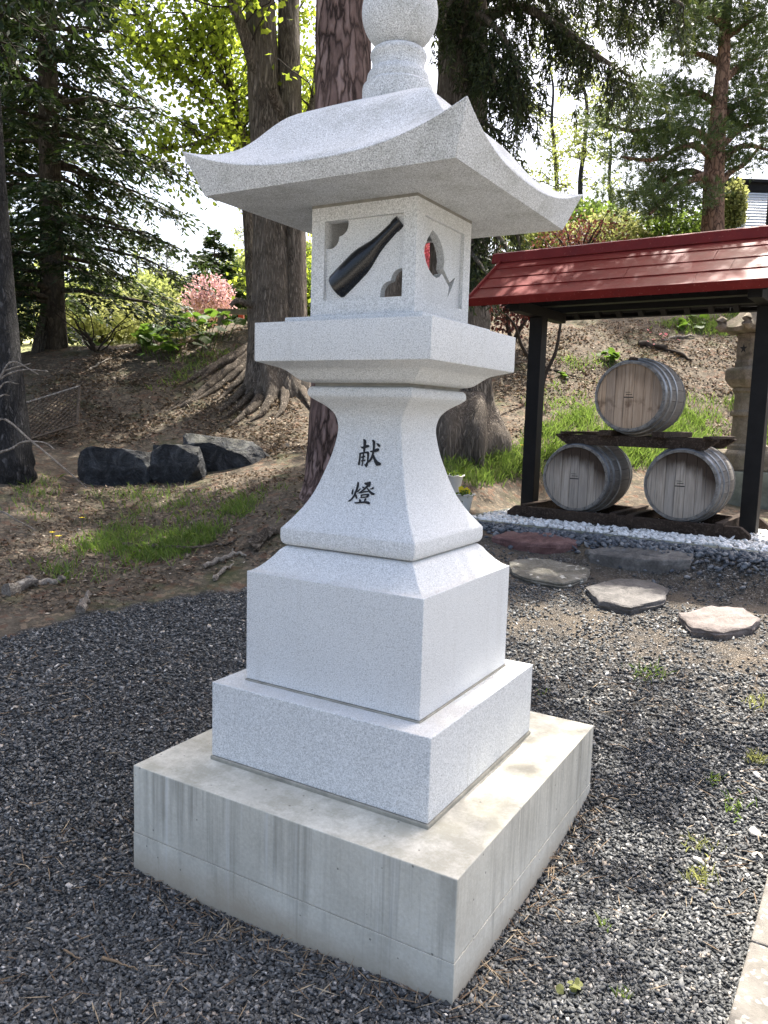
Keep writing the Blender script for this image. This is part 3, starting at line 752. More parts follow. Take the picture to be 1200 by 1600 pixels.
for s in (-1, 1):
    Ms = slopeM(s)
    r0 = MB(); r0.box(0, .045, -.0, slen - .03, -.085, -.024)
    rafter = r0.mesh('rafter')
    for k in range(13):
        u_ = RU0 + .08 + k * (RU1 - RU0 - .205) / 12
        o = link('rafter', rafter, M['blackwood'], sh); o.matrix_local = Ms @ Matrix.Translation((u_, .015, 0))
    mb = MB(); mb.box(RU0 + .01, RU1 - .01, .0, slen - .01, -.023, -.008, Ms); mb.build('deck_board', M['blackwood'], sh)
    cw = slen / 4
    for c_ in range(4):
        us_ = [RU0] + seams[c_] + [RU1]
        for j in range(len(us_) - 1):
            mb = MB(); y0 = c_ * cw - (.02 if c_ == 0 else .012); y1 = (c_ + 1) * cw + .004
            x0, x1 = us_[j] + .0015, us_[j + 1] - .0015
            nx_ = 9; V = []; F = []
            hj = RNG.normal(0, .0009, (nx_, 3))
            for i in range(nx_):
                x = x0 + (x1 - x0) * i / (nx_ - 1)
                for q, (yy, z_) in enumerate([(y0, .003), (y0, .0115), ((y0 + y1) / 2, .0075), (y1, .0035), (y1, -.004)]):
                    V.append(Ms @ Vector((x, yy, z_ + (hj[i, q % 3] if q in (1, 2) else 0))))
            for i in range(nx_ - 1):
                for q in range(4): a = i * 5 + q; F.append((a, a + 5, a + 6, a + 1) if s < 0 else (a, a + 1, a + 6, a + 5))
            mb.add(V, F); mb.add([V[i] for i in range(5)], [(0, 1, 2, 3, 4)]); mb.add([V[-5 + i] for i in range(5)], [(4, 3, 2, 1, 0)])
            mb.build('roof_sheet', M['red'], sh)
    mb = MB(); mb.box(RU0 - .006, RU1 + .006, -.042, -.022, -.048, .026, Ms); bevel(mb.build('eave_fascia', M['red'] if s < 0 else M['blackwood'], sh), .003)
    for uu in (RU0 - .018, RU1 + .001):
        mb = MB(); mb.box(uu, uu + .017, -.018, slen - .01, -.05, .030, Ms); bevel(mb.build('verge_trim', M['red'], sh), .003)
mb = MB()
prr = [(-.075, 2.265), (-.062, 2.348), (-.03, 2.362), (.03, 2.362), (.062, 2.348), (.075, 2.265), (.05, 2.262), (0, 2.272), (-.05, 2.262)]
mb.prism(prr, RU0 - .10, RU1 + .10, lambda a, b, h: (h, a, b)); bevel(mb.build('ridge_cap', M['red'], sh), .004)

# ------------------------------------------------------------------ pebble bed with concrete edging
pb = thing('bed_edging', 'thin mossy concrete edging round the white pebble bed of the shelter', 'edging', (SA[0], SA[1], ZS), SANG)
M['mosscon'] = mat_plain('mossy_concrete', (0.14, 0.15, 0.12), 0.9, 0.2, 0.35, 9, 0.4)
BU0, BU1, BV0, BV1 = -.17, 2.42, -.86, .72
for nm, b in [('front', (BU0 - .07, BU1 + .07, BV0 - .075, BV0)), ('back', (BU0 - .07, BU1 + .07, BV1, BV1 + .075)), ('left', (BU0 - .07, BU0, BV0 + .001, BV1 - .001)), ('right', (BU1, BU1 + .07, BV0 + .001, BV1 - .001))]:
    mb = MB(); mb.box(b[0], b[1], b[2], b[3], -.16, -.012); bevel(mb.build('edging_strip', M['mosscon'], pb), .006)

def ico():
    b = bmesh.new(); bmesh.ops.create_icosphere(b, subdivisions=2, radius=1.0)
    V = np.array([v.co[:] for v in b.verts]); F = np.array([[v.index for v in f.verts] for f in b.faces]); b.free(); return V, F
ICO_V, ICO_F = ico()
def ico1():
    b = bmesh.new(); bmesh.ops.create_icosphere(b, subdivisions=1, radius=1.0)
    V = np.array([v.co[:] for v in b.verts]); F = np.array([[v.index for v in f.verts] for f in b.faces]); b.free(); return V, F
ICO1_V, ICO1_F = ico1()
CUBE_V = np.array([(x, y, z) for x in (-1, 1) for y in (-1, 1) for z in (-1, 1)], float) * .62
CUBE_F = np.array([(0, 1, 3, 2), (4, 6, 7, 5), (0, 4, 5, 1), (2, 3, 7, 6), (0, 2, 6, 4), (1, 5, 7, 3)])
def stones_mesh(name, P, size, kind='cube', flat=.6, jit=.3, smooth=False, rng=RNG):
    """P (N,3) centres, size (N,) half-extents -> one mesh"""
    bv, bf = {'cube': (CUBE_V, CUBE_F), 'ico': (ICO_V, ICO_F), 'ico1': (ICO1_V, ICO1_F)}[kind]
    N = len(P); n = len(bv)
    V = np.repeat(bv[None], N, 0) + rng.normal(0, jit, (N, n, 3)) * (.5 if kind != 'cube' else 1) * np.array([1, 1, .8])
    S = size[:, None] * np.stack([rng.uniform(.8, 1.45, N), rng.uniform(.65, 1.0, N), rng.uniform(flat * .7, flat * 1.3, N)], -1)
    V *= S[:, None, :]
    a = rng.uniform(0, 2 * np.pi, N); tx = rng.normal(0, .35, N); ty = rng.normal(0, .35, N)
    ca, sa = np.cos(a), np.sin(a)
    # small tilt then spin
    x, y, z = V[..., 0], V[..., 1], V[..., 2]
    z2 = z + x * tx[:, None] + y * ty[:, None]
    X = x * ca[:, None] - y * sa[:, None]; Y = x * sa[:, None] + y * ca[:, None]
    V = np.stack([X, Y, z2], -1) + P[:, None, :]
    F = bf[None] + (np.arange(N) * n)[:, None, None]
    return np_mesh(name, V.reshape(-1, 3), F.reshape(-1, bf.shape[1]), smooth)

M['whitepeb'] = mat_stones('white_pebbles', [(0, (0.42, 0.41, 0.38)), (0.3, (0.62, 0.61, 0.58)), (0.8, (0.78, 0.77, 0.74)), (1, (0.84, 0.83, 0.81))], 0.6, 0.3, 0.1)
M['darkpeb'] = mat_stones('dark_river_pebbles', [(0, (0.035, 0.04, 0.048)), (0.5, (0.075, 0.085, 0.10)), (0.85, (0.13, 0.145, 0.16)), (1, (0.22, 0.22, 0.22))], 0.6, 0.35, 0.1)
n = 5200
uu = RNG.uniform(BU0 + .02, BU1 - .02, n); vv = RNG.uniform(BV0 + .02, BV1 - .02, n); zz_ = ZS - .022 + RNG.uniform(-.012, .016, n)
PW = np.stack([SA[0] + uu * SU[0] + vv * SV[0], SA[1] + uu * SU[1] + vv * SV[1], zz_], -1)
stuff(tag(link('white_pebbles', stones_mesh('white_pebbles', PW, RNG.uniform(.014, .026, n), 'ico1', .7, .12, True), M['whitepeb']), 'bed of small white pebbles beneath the barrels', 'pebbles'))
n = 2600
uu = RNG.uniform(BU0 - .35, BU1 + .3, n); vv = BV0 - .08 - np.abs(RNG.normal(0, .13, n)) - RNG.uniform(0, .08, n)
X = SA[0] + uu * SU[0] + vv * SV[0]; Y = SA[1] + uu * SU[1] + vv * SV[1]
PD = np.stack([X, Y, H(X, Y) + RNG.uniform(-.004, .02, n)], -1)
stuff(tag(link('dark_pebbles', stones_mesh('dark_pebbles', PD, RNG.uniform(.013, .028, n), 'ico1', .6, .14, True), M['darkpeb']), 'strip of dark blue grey river pebbles in front of the white bed', 'pebbles'))

# ------------------------------------------------------------------ barrels
def mat_stave():
    t = NT('weathered_oak_stave')
    g = t.noise(1.0, 6, 0.65, t.map((60, 2.0, 60)))
    c = t.ramp(g, [(0.3, (0.10, 0.092, 0.082)), (0.55, (0.20, 0.187, 0.168)), (0.75, (0.29, 0.275, 0.25))])
    r = t.objrand(); c = t.mix(t.math('MULTIPLY', r, 0.55), c, (0.075, 0.07, 0.066))
    t.bump(g, 0.3, 0.004); return t.set(c, 0.8, 0.25)
def mat_head(name, warm, stain):
    t = NT(name)
    g = t.noise(1.0, 6, 0.7, t.map((70, 70, 2.6)))
    a = (0.38, 0.265, 0.17) if warm else (0.31, 0.265, 0.215)
    b = (0.53, 0.40, 0.285) if warm else (0.45, 0.40, 0.34)
    c = t.ramp(g, [(0.30, tuple(x * .45 for x in a)), (0.46, a), (0.66, b)])
    r = t.objrand(); c = t.mix(t.math('MULTIPLY', r, 0.40), c, (0.17, 0.16, 0.15))
    # tannin stain running down from the upper rim
    z = t.sep()[2]; x = t.sep()[0]
    rad = t.math('SQRT', t.math('ADD', t.math('MULTIPLY', x, x), t.math('MULTIPLY', z, z)))
    edge = t.math('ADD', rad, t.math('MULTIPLY', t.math('SUBTRACT', t.noise(1.0, 4, 0.6, t.map((26, 26, 4))), 0.5), 0.16))
    up = t.ramp(t.math('ADD', t.math('ADD', z, t.math('MULTIPLY', x, 0.45)), 0.5), [(0.42, 0.0), (0.66, 1.0)])
    f = t.math('MULTIPLY', t.ramp(edge, [(0.09, 0.0), (0.19, 1.0)]), up)
    c = t.mix(t.math('MULTIPLY', f, stain), c, (0.035, 0.022, 0.014))
    if warm:
        band = t.ramp(t.math('ABSOLUTE', t.math('ADD', z, t.math('ADD', 0.03, t.math('MULTIPLY', t.noise(5, 4), 0.08)))), [(0.02, 1.0), (0.07, 0.0)])
        c = t.mix(t.math('MULTIPLY', t.math('MULTIPLY', band, t.ramp(t.noise(12, 3), [(0.45, 0.0), (0.6, 1.0)])), 0.7), c, (0.09, 0.05, 0.03))
    t.bump(g, 0.35, 0.004); return t.set(c, 0.82, 0.2)
M['stave'] = mat_stave()
M['hoop'] = mat_plain('galvanised_hoop', (0.20, 0.215, 0.235), 0.45, 0.5, 0.5, 9, 0.2, 0.6)
M['head0'] = mat_head('barrel_head_grey', False, .97); M['head1'] = mat_head('barrel_head_warm', True, .45)
BL, RB, RHD = .80, .325, .276
def brad(y): q = 2 * y / BL; return RB - (RB - RHD) * q * q
NST = 22
def stave_mesh():
    V = []; F = []; ny = 11; na = 4; da = 2 * math.pi / NST
    for i in range(ny):
        y = -BL / 2 + BL * i / (ny - 1)
        for r_, dd in ((brad(y), .965), (brad(y) - .018, .965)):
            for k in range(na):
                a = (k / (na - 1) - .5) * da * dd
                V.append((r_ * math.sin(a), y, r_ * math.cos(a)))
    m = 2 * na
    for i in range(ny - 1):
        o = i * m
        for k in range(na - 1):
            F.append((o + k, o + k + 1, o + m + k + 1, o + m + k)); F.append((o + na + k + 1, o + na + k, o + m + na + k, o + m + na + k + 1))
        F.append((o, o + m, o + m + na, o + na)); F.append((o + na - 1, o + m - 1, o + m + m - 1, o + m + na - 1))
    for i in (0, ny - 1):
        o = i * m
        for k in range(na - 1): F.append((o + k, o + na + k, o + na + k + 1, o + k + 1) if i == 0 else (o + k, o + k + 1, o + na + k + 1, o + na + k))
    return py_mesh('stave', V, F, 50)
STAVE = stave_mesh()
def hoop_mesh(y0, y1):
    V = []; F = []; n = 48
    for y, dr in ((y0, .0005), (y0, .0045), (y1, .0045), (y1, .0005)):
        for k in range(n):
            a = 2 * math.pi * k / n; r_ = brad(y) + dr; V.append((r_ * math.sin(a), y, r_ * math.cos(a)))
    for i in range(3):
        for k in range(n): a, b = i * n + k, i * n + (k + 1) % n; F.append((a, b, b + n, a + n))
    return py_mesh('hoop', V, F, 50)
HOOPS = [hoop_mesh(a, b) for a, b in [(-.392, -.358), (-.305, -.272), (-.165, -.132), (.132, .165), (.272, .305), (.358, .392)]]
def head_planks(front):
    out = []; R_ = RHD - .0165; xs = np.array([-1, -.74, -.46, -.17, .12, .42, .70, 1]) * R_
    y = -BL / 2 + .026 if front else BL / 2 - .026
    for i in range(7):
        x0, x1 = xs[i] + .0012, xs[i + 1] - .0012
        xx = np.linspace(x0, x1, 6)
        top = [(x, math.sqrt(max(R_ ** 2 - x * x, 1e-8))) for x in xx]; bot = [(x, -z) for x, z in top[::-1]]
        poly = bot[::-1] + top[::-1]
        mb = MB(); dy = .0025 * ((i * 7) % 3 - 1)
        mb.prism(poly, y - .012 + dy, y + .012 + dy, lambda a, b, h: (a, h, b))
        out.append(mb.mesh('head_board'))
    return out
HP = [(True, h) for h in head_planks(True)] + [(False, h) for h in head_planks(False)]
def barrel(u_, z_, label, headmat, bung, spin):
    w = SA + SU * u_
    b = thing('wine_barrel', label, 'barrel', (w[0], w[1], ZS + z_), 0, 'stacked wooden barrels', rot=(0, 0, SANG + math.radians(4)))
    for k in range(NST):
        link('stave', STAVE, M['stave'], b, rot=(0, 2 * math.pi * k / NST + spin, 0))
    for hm in HOOPS: link('hoop', hm, M['hoop'], b)
    for fr, hm in HP:
        me = hm.copy(); me.materials.clear(); link('head_board', me, M[headmat], b)
    mb = MB(); mb.box(-.045, .03, -BL / 2 + .0105, -BL / 2 + .0113, -.012, -.004); mb.box(-.03, .02, -BL / 2 + .0105, -BL / 2 + .0113, .012, .017); mb.box(-.035, .005, -BL / 2 + .0105, -BL / 2 + .0113, .03, .034)
    mb.build('branded_mark', M['ink'], b)
    if bung:
        mb = MB(); mb.box(-.028, .028, -BL / 2 + .02, -BL / 2 + .09, RHD - .01, RHD + .035); bevel(mb.build('bung', M['darkwood'], b), .006)
    return b
barrel(.590, .365, 'lower left grey barrel resting on the bottom rack', 'head0', False, .05)
barrel(1.458, .366, 'lower right grey barrel beside the right shelter post', 'head0', False, .17)
barrel(1.008, 1.052, 'upper barrel with a brown head lying on the plank rack above the other two', 'head1', True, .1)

rk = thing('lower_barrel_rack', 'dark timber ground rack lying on white pebbles under two barrels', 'rack', (SA[0], SA[1], ZS), SANG)
for v_ in (-.40, .36):
    mb = MB(); mb.prism([(.02, -.005), (2.02, -.005), (2.02, .03), (1.95, .085), (.09, .085), (.02, .03)], v_ - .035, v_ + .035, lambda a, b, h: (a, h, b)); bevel(mb.build('rail', M['darkwood'], rk), .004)
for u_ in (.18, .98, 1.12, 1.80):
    mb = MB(); mb.box(u_ - .03, u_ + .03, -.445, .41, .02, .105); bevel(mb.build('cross_piece', M['darkwood'], rk), .004)
rk = thing('upper_barrel_rack', 'dark brown timber rack of short planks between the two lower barrels and the top barrel', 'rack', (SA[0], SA[1], ZS), SANG)
for v_ in (-.30, .30):
    mb = MB(); mb.prism([(.50, .645), (1.62, .645), (1.72, .715), (1.72, .73), (.40, .73), (.40, .715)], v_ - .04, v_ + .04, lambda a, b, h: (a, h, b)); bevel(mb.build('rail', M['darkwood'], rk), .004)
for u_ in (.86, 1.29):
    mb = MB(); mb.box(u_ - .05, u_ + .05, -.42, .42, .7305, .775); bevel(mb.build('cross_piece', M['darkwood'], rk), .004)
for u_ in (.50, 1.66):
    mb = MB(); mb.box(u_ - .035, u_ + .035, -.40, .40, .7305, .752); bevel(mb.build('cross_piece', M['darkwood'], rk), .004)

# ------------------------------------------------------------------ old lantern behind the shelter
M['oldstone'] = None
def mat_old():
    t = NT('old_sandstone')
    n = t.noise(9, 6, 0.7); f = t.noise(90, 4, 0.7)
    c = t.ramp(n, [(0.28, (0.085, 0.073, 0.055)), (0.5, (0.165, 0.14, 0.105)), (0.72, (0.26, 0.228, 0.18))])
    c = t.mix(0.35, c, t.ramp(f, [(0.3, 0.15), (0.7, 0.85)]), 'OVERLAY')
    c = t.mix(t.ramp(t.noise(4, 5), [(0.55, 0.0), (0.7, 0.5)]), c, (0.10, 0.105, 0.06))
    t.bump(t.math('ADD', n, f), 0.6, 0.012); return t.set(c, 0.95, 0.15)
M['oldstone'] = mat_old()
op = at(1161, 782, 8.6); oz = gz(op[0], op[1]) - .08
ol = thing('old_stone_lantern', 'weathered brown hexagonal stone lantern behind the right shelter post', 'stone lantern', (op[0], op[1], oz), .35)
mb = MB(); mb.box(-.38, .38, -.38, .38, -.15, .40); bevel(mb.build('foundation', M['mosscon'], ol), .02)
mb = MB(); mb.lathe([(.36, .40), (.37, .45), (.36, .58), (.30, .615)], 6); bevel(mb.build('base', M['oldstone'], ol), .02)
mb = MB(); mb.lathe([(.205, .61), (.205, .66), (.182, .68), (.172, .92), (.172, .97), (.20, .98), (.205, 1.0), (.20, 1.025), (.172, 1.035), (.17, 1.22), (.195, 1.24), (.195, 1.27)], 24); mb.build('column', M['oldstone'], ol, smooth=35)
mb = MB(); mb.lathe([(.19, 1.265), (.235, 1.29), (.27, 1.33), (.29, 1.36), (.29, 1.46), (.255, 1.485), (.24, 1.49)], 6); bevel(mb.build('platform', M['oldstone'], ol), .012)
mb = MB(); mb.lathe([(.2, 1.48), (.2, 1.55), (.19, 1.56), (.19, 1.80), (.2, 1.81), (.2, 1.845)], 6); fbo = mb.build('fire_box', M['oldstone'], ol); bevel(fbo, .008)
for k in range(6):
    a = math.pi / 6 + k * math.pi / 3; rr = .19 * math.cos(math.pi / 6)
    mb = MB()
    st = [(.055 * (1 if i % 2 == 0 else .38) * math.cos(i * math.pi / 5 + .3), .055 * (1 if i % 2 == 0 else .38) * math.sin(i * math.pi / 5 + .3)) for i in range(10)]
    mb.prism(st, rr - .01, rr + .0015, lambda p, q, h: (h * math.cos(a) - p * math.sin(a), h * math.sin(a) + p * math.cos(a), 1.685 + q)); mb.build('opening_shade', M['ink'], fbo)  # solid black star, painted as the shade inside a carved opening
    mb = MB()
    for (x0, x1, z0, z1) in [(-.078, -.068, 1.60, 1.77), (.068, .078, 1.60, 1.77), (-.067, .067, 1.60, 1.61), (-.067, .067, 1.76, 1.77)]:
        mb.box(x0, x1, rr - .01, rr + .006, z0, z1, Matrix.Rotation(a - math.pi / 2, 4, 'Z'))
    mb.build('window_frame', M['oldstone'], fbo)
V = []; F = []
for j, (r_, z_, lift_) in enumerate([(.19, 1.843, 0), (.335, 1.86, .03), (.35, 1.90, .05), (.30, 1.95, .03), (.22, 2.02, .01), (.15, 2.11, 0), (.10, 2.16, 0)]):
    for k in range(36):
        a = 2 * math.pi * k / 36; ph = (a % (math.pi / 3)) - math.pi / 6; ap = math.cos(math.pi / 6) / math.cos(ph)
        cor = (abs(ph) / (math.pi / 6)) ** 4
        V.append((r_ * ap * math.cos(a), r_ * ap * math.sin(a), z_ + lift_ * cor))
for j in range(6):
    for k in range(36): a, b = j * 36 + k, j * 36 + (k + 1) % 36; F.append((a, b, b + 36, a + 36))
F.append(tuple(range(35, -1, -1))); F.append(tuple(range(216, 252)))
ro = link('roof', py_mesh('roof', V, F, 50), M['oldstone'], ol)
mb = MB(); mb.tube([(.26, 0, 1.905), (.31, 0, 1.90), (.355, 0, 1.905), (.385, 0, 1.93), (.385, 0, 1.965), (.36, 0, 1.985), (.335, 0, 1.975), (.33, 0, 1.95)], [.03, .042, .05, .052, .048, .042, .034, .02], 10); curl = mb.mesh('roof_curl', 60)
for k in range(6): link('roof_curl', curl, M['oldstone'], ro, rot=(0, 0, k * math.pi / 3))
mb = MB(); mb.lathe([(.11, 2.15), (.13, 2.18), (.10, 2.215), (.085, 2.235), (.115, 2.30), (.10, 2.36), (.03, 2.41), (.005, 2.42)], 20); mb.build('finial', M['oldstone'], ol, smooth=50)

# ------------------------------------------------------------------ stepping stones and boulders
def mat_rock(name, c0, c1, c2, scale=8, lichen=None, bump=.7):
    t = NT(name); n = t.noise(scale, 7, 0.7, None, .8); f = t.noise(scale * 9, 4, .7)
    c = t.ramp(n, [(.3, c0), (.5, c1), (.72, c2)])
    c = t.mix(.35, c, t.ramp(f, [(.3, .15), (.7, .85)]), 'OVERLAY')
    if lichen:
        c = t.mix(t.ramp(t.noise(scale * 1.4, 4, .6, t.map(loc=(4, 7, 2))), [(.60, 0.0), (.66, .9)]), c, lichen)
    t.bump(t.math('ADD', n, t.math('MULTIPLY', f, .4)), bump, .02); return t.set(c, .8, .3)
M['redstone'] = mat_rock('red_slate', (.06, .03, .03), (.12, .065, .06), (.20, .12, .11))
M['lichstone'] = mat_rock('lichen_rock', (.07, .065, .05), (.14, .13, .105), (.24, .225, .19), 8, (.62, .60, .53))
M['slate'] = mat_rock('grey_slate', (.05, .048, .045), (.105, .10, .094), (.19, .18, .165))
M['tanstone'] = mat_rock('tan_slate', (.055, .052, .048), (.105, .097, .09), (.175, .162, .15))
M['pinkstone'] = mat_rock('pinkish_slab', (.09, .075, .067), (.16, .135, .122), (.24, .205, .187))
def slab(pts, th, mat, label, seed, lean=0.0):
    th *= .8; pts = [(a, b + 9) for a, b in pts]
    rng = np.random.default_rng(seed)
    G = [hit(*q)[:2] for q in pts]; c = np.mean(G, 0)
    P = []
    for i in range(len(G)):
        a, b = G[i], G[(i + 1) % len(G)]
        for t_ in (0, .25, .5, .75): P.append(a * (1 - t_) + b * t_)
    P = np.array(P) - c; P = P * (1 + rng.normal(0, .008, (len(P), 1)))
    e_ = .25; gx_ = (gz(c[0] + e_, c[1]) - gz(c[0] - e_, c[1])) / (2 * e_) * .75; gy_ = (gz(c[0], c[1] + e_) - gz(c[0], c[1] - e_)) / (2 * e_) * .75
    zt = gz(*c)
    V = []; F = []; n = len(P)
    lay = [(-.10, .96), (.0, .98), (th * .35, 1.0 + .012), (th * .5, .985), (th * .75, 1.0), (th * .92, .975), (th, .92)]
    for z_, s_ in lay:
        for p in P:
            q = p * (s_ + rng.normal(0, .010)); V.append((q[0], q[1], gx_ * q[0] + gy_ * q[1] + z_ + rng.normal(0, .003)))
    for ring in (.72, .42, .15):
        for p in P: V.append((p[0] * ring, p[1] * ring, (gx_ * p[0] + gy_ * p[1]) * ring + th * 1.02 + rng.normal(0, .0035)))
    for j in range(len(lay) + 2):
        for k in range(n): a, b = j * n + k, j * n + (k + 1) % n; F.append((a, b, b + n, a + n))
    F.append(tuple(range((len(lay) + 2) * n, (len(lay) + 3) * n)))
    o = link('stepping_stone', py_mesh('stepping_stone', V, F, 40), mat, None, (c[0], c[1], gz(*c)))
    return tag(o, label, 'stepping stone', 'stepping stones leading to the shelter')
slab([(768, 838), (790, 826), (860, 828), (905, 838), (900, 852), (850, 858), (800, 850)], .055, M['redstone'], 'flat dark red stepping stone just left of the dark pebbles', 1)
slab([(795, 872), (830, 866), (890, 876), (922, 886), (915, 902), (880, 912), (830, 905), (800, 892)], .05, M['lichstone'], 'stepping stone blotched with white lichen beside the new lantern', 2)
slab([(915, 858), (950, 848), (1030, 850), (1085, 862), (1078, 880), (1030, 888), (960, 880), (920, 870)], .06, M['slate'], 'largest dark grey layered stepping stone near the dark pebbles', 3)
slab([(915, 917), (965, 902), (1015, 905), (1044, 920), (1036, 940), (985, 952), (935, 942)], .06, M['tanstone'], 'middle grey brown stepping stone with a thick layered edge', 4)
slab([(1058, 962), (1110, 948), (1160, 952), (1188, 968), (1175, 982), (1130, 992), (1080, 985)], .055, M['pinkstone'], 'pinkish flat stepping stone farthest right on the gravel', 5)

M['boulder'] = None
def mat_boulder():
    t = NT('blue_black_boulder')
    n = t.noise(5, 8, .72, None, 1.2); f = t.noise(50, 5, .7)
    c = t.ramp(n, [(.34, (.006, .007, .008)), (.48, (.022, .025, .029)), (.60, (.07, .076, .083)), (.70, (.17, .175, .17))])
    v = t.noise(3.0, 3, .5, t.map((1, 1, 2.5), loc=(2, 2, 2)), 3.0)
    c = t.mix(t.ramp(t.math('ABSOLUTE', t.math('SUBTRACT', v, .5)), [(.0, .12), (.012, 0.0)]), c, (.28, .29, .28))
    geo = t.n.new('ShaderNodeNewGeometry'); nz = t.sep(geo.outputs['Normal'])[2]
    c = t.mix(t.math('MULTIPLY', t.ramp(nz, [(.55, 0.0), (.9, .6)]), t.ramp(t.noise(6, 5), [(.35, 0.0), (.6, 1.0)])), c, (.17, .165, .12))
    t.bump(t.math('ADD', n, t.math('MULTIPLY', f, .3)), 1.0, .10); return t.set(c, .62, .4)
M['boulder'] = mat_boulder()
def boulder(px, py, D, sx, sy, sz, seed, label, rz=0., tilt=0.):
    rng = np.random.default_rng(seed)
    b = bmesh.new(); bmesh.ops.create_icosphere(b, subdivisions=5, radius=1.0)
    V = np.array([v.co[:] for v in b.verts]); F = np.array([[v.index for v in f.verts] for f in b.faces]); b.free()
    # cut by random planes: an angular, split block
    N = rng.normal(size=(22, 3)); N[:, 2] *= .7; N /= np.linalg.norm(N, axis=1)[:, None]; dd = rng.uniform(.62, .84, 22)
    N = np.concatenate([N, [[0, -1, .05], [0, .1, 1], [1, 0, .1], [-1, 0, .15]]]); N /= np.linalg.norm(N, axis=1)[:, None]; dd = np.concatenate([dd, [.62, .60, .72, .72]])
    for _ in range(2):
        for n_, d_ in zip(N, dd):
            s = V @ n_; m = s > d_; V[m] -= (s[m] - d_)[:, None] * n_ * .94
    nn = .045 * (1 - 2 * np.abs(fbm(V[:, 0] * 3.1 - V[:, 2] * 4, V[:, 1] * 3.1 + V[:, 2] * 3, seed + 9, 4))) + .030 * fbm(V[:, 0] * 5 + V[:, 2] * 3, V[:, 1] * 5 - V[:, 2] * 4, seed, 4) + .012 * fbm(V[:, 0] * 17 + V[:, 2] * 9, V[:, 1] * 17 - V[:, 2] * 11, seed + 5, 3)
    V = V * (1 + nn)[:, None] / .72
    V = V * np.array([sx, sy, sz]); V[:, 2] += tilt * V[:, 0]
    p = at(px, py, D); z = gz(p[0], p[1])
    me = np_mesh('boulder', V, F, True); me.set_sharp_from_angle(angle=math.radians(30))
    return tag(link('boulder', me, M['boulder'], None, (p[0], p[1], z + sz * .40), (0, 0, YAW + rz)), label, 'boulder', 'dark boulders below the bank')
boulder(188, 745, 8.1, .43, .28, .27, 41, 'left blue black boulder with a split face, lowest of the row', .1, -.08)
boulder(282, 744, 8.05, .26, .27, .26, 57, 'small middle blue black boulder between the two larger ones', -.1, .04)
boulder(352, 738, 8.45, .47, .33, .205, 63, 'right grey topped boulder sloping down to the pine trunk', .15, -.10)
# ------------------------------------------------------------------ foliage tools
def unit(v): return v / (np.linalg.norm(v, axis=-1, keepdims=True) + 1e-9)
def kites(name, P, D, L, W, up=None, rng=RNG):
    """leaf-sized kite faces: base point P, direction D, length L, width W"""
    N = len(P); D = unit(D)
    u = rng.normal(size=(N, 3)) if up is None else up + rng.normal(0, .45, (N, 3))
    S = unit(np.cross(D, u)); Nn = np.cross(S, D)
    L = np.broadcast_to(L, (N,))[:, None]; W = np.broadcast_to(W, (N,))[:, None]
    V = np.stack([P, P + D * L * .45 + S * W * .5 + Nn * W * .12, P + D * L, P + D * L * .45 - S * W * .5 + Nn * W * .12], 1)
    F = np.arange(N * 4).reshape(N, 4)
    return np_mesh(name, V.reshape(-1, 3), F)

def curve(p0, p1, sag=0.0, n=8, wob=0.0, rng=RNG):
    p0 = np.asarray(p0, float); p1 = np.asarray(p1, float); t = np.linspace(0, 1, n)[:, None]
    P = p0 + (p1 - p0) * t; P[:, 2] += sag * 4 * (t * (1 - t))[:, 0]
    if wob: P[1:-1] += rng.normal(0, wob, (n - 2, 3))
    return P
def smooth_poly(pts, k=5):
    P = np.asarray(pts, float); P = np.concatenate([[2 * P[0] - P[1]], P, [2 * P[-1] - P[-2]]]); out = []
    for i in range(1, len(P) - 2):
        for j in range(k):
            t = j / k
            out.append(.5 * (2 * P[i] + (P[i + 1] - P[i - 1]) * t + (2 * P[i - 1] - 5 * P[i] + 4 * P[i + 1] - P[i + 2]) * t * t + (3 * P[i] - P[i - 1] - 3 * P[i + 1] + P[i + 2]) * t ** 3))
    out.append(P[-2]); return np.array(out)

def trunk_mesh(name, pts, rad, n=28, ridge=.06, seed=0, flare=None, lobes=7, foot=0.0):
    """tapered trunk with lengthwise ribs; flare adds buttress at the foot"""
    rng = np.random.default_rng(seed)
    P = smooth_poly(pts, 10); m = len(P); R = np.interp(np.linspace(0, 1, m), np.linspace(0, 1, len(rad)), rad)
    V, F = tube_arrays(P, R, n); V = V.reshape(m, n, 3)
    th = np.arange(n) * 2 * np.pi / n; hgt = P[:, 2] - P[0, 2]
    ph = rng.uniform(0, 6.28, 6)
    prof = 0
    for k, (f_, a_) in enumerate([(3, .5), (5, .4), (8, .5), (11, .6), (14, .5)]):
        prof = prof + a_ * np.sin(f_ * th[None] + ph[k] + .5 * np.sin(hgt * (.6 + .3 * k) + ph[k])[:, None])
    s = 1 + ridge * prof * .5 + rng.normal(0, ridge * .15, (m, n))
    if flare:
        fl = flare * np.exp(-np.maximum(hgt - foot, 0) / .38)[:, None] * (.75 + .45 * np.sin(lobes * th[None] + ph[5]) + .25 * np.sin((lobes + 4) * th[None] + ph[0]))
        s = s + fl
    V = P[:, None] + (V - P[:, None]) * s[..., None]
    return np_mesh(name, V.reshape(-1, 3), F, True)

def offset(obj_loc, P): return np.asarray(P) - np.asarray(obj_loc)

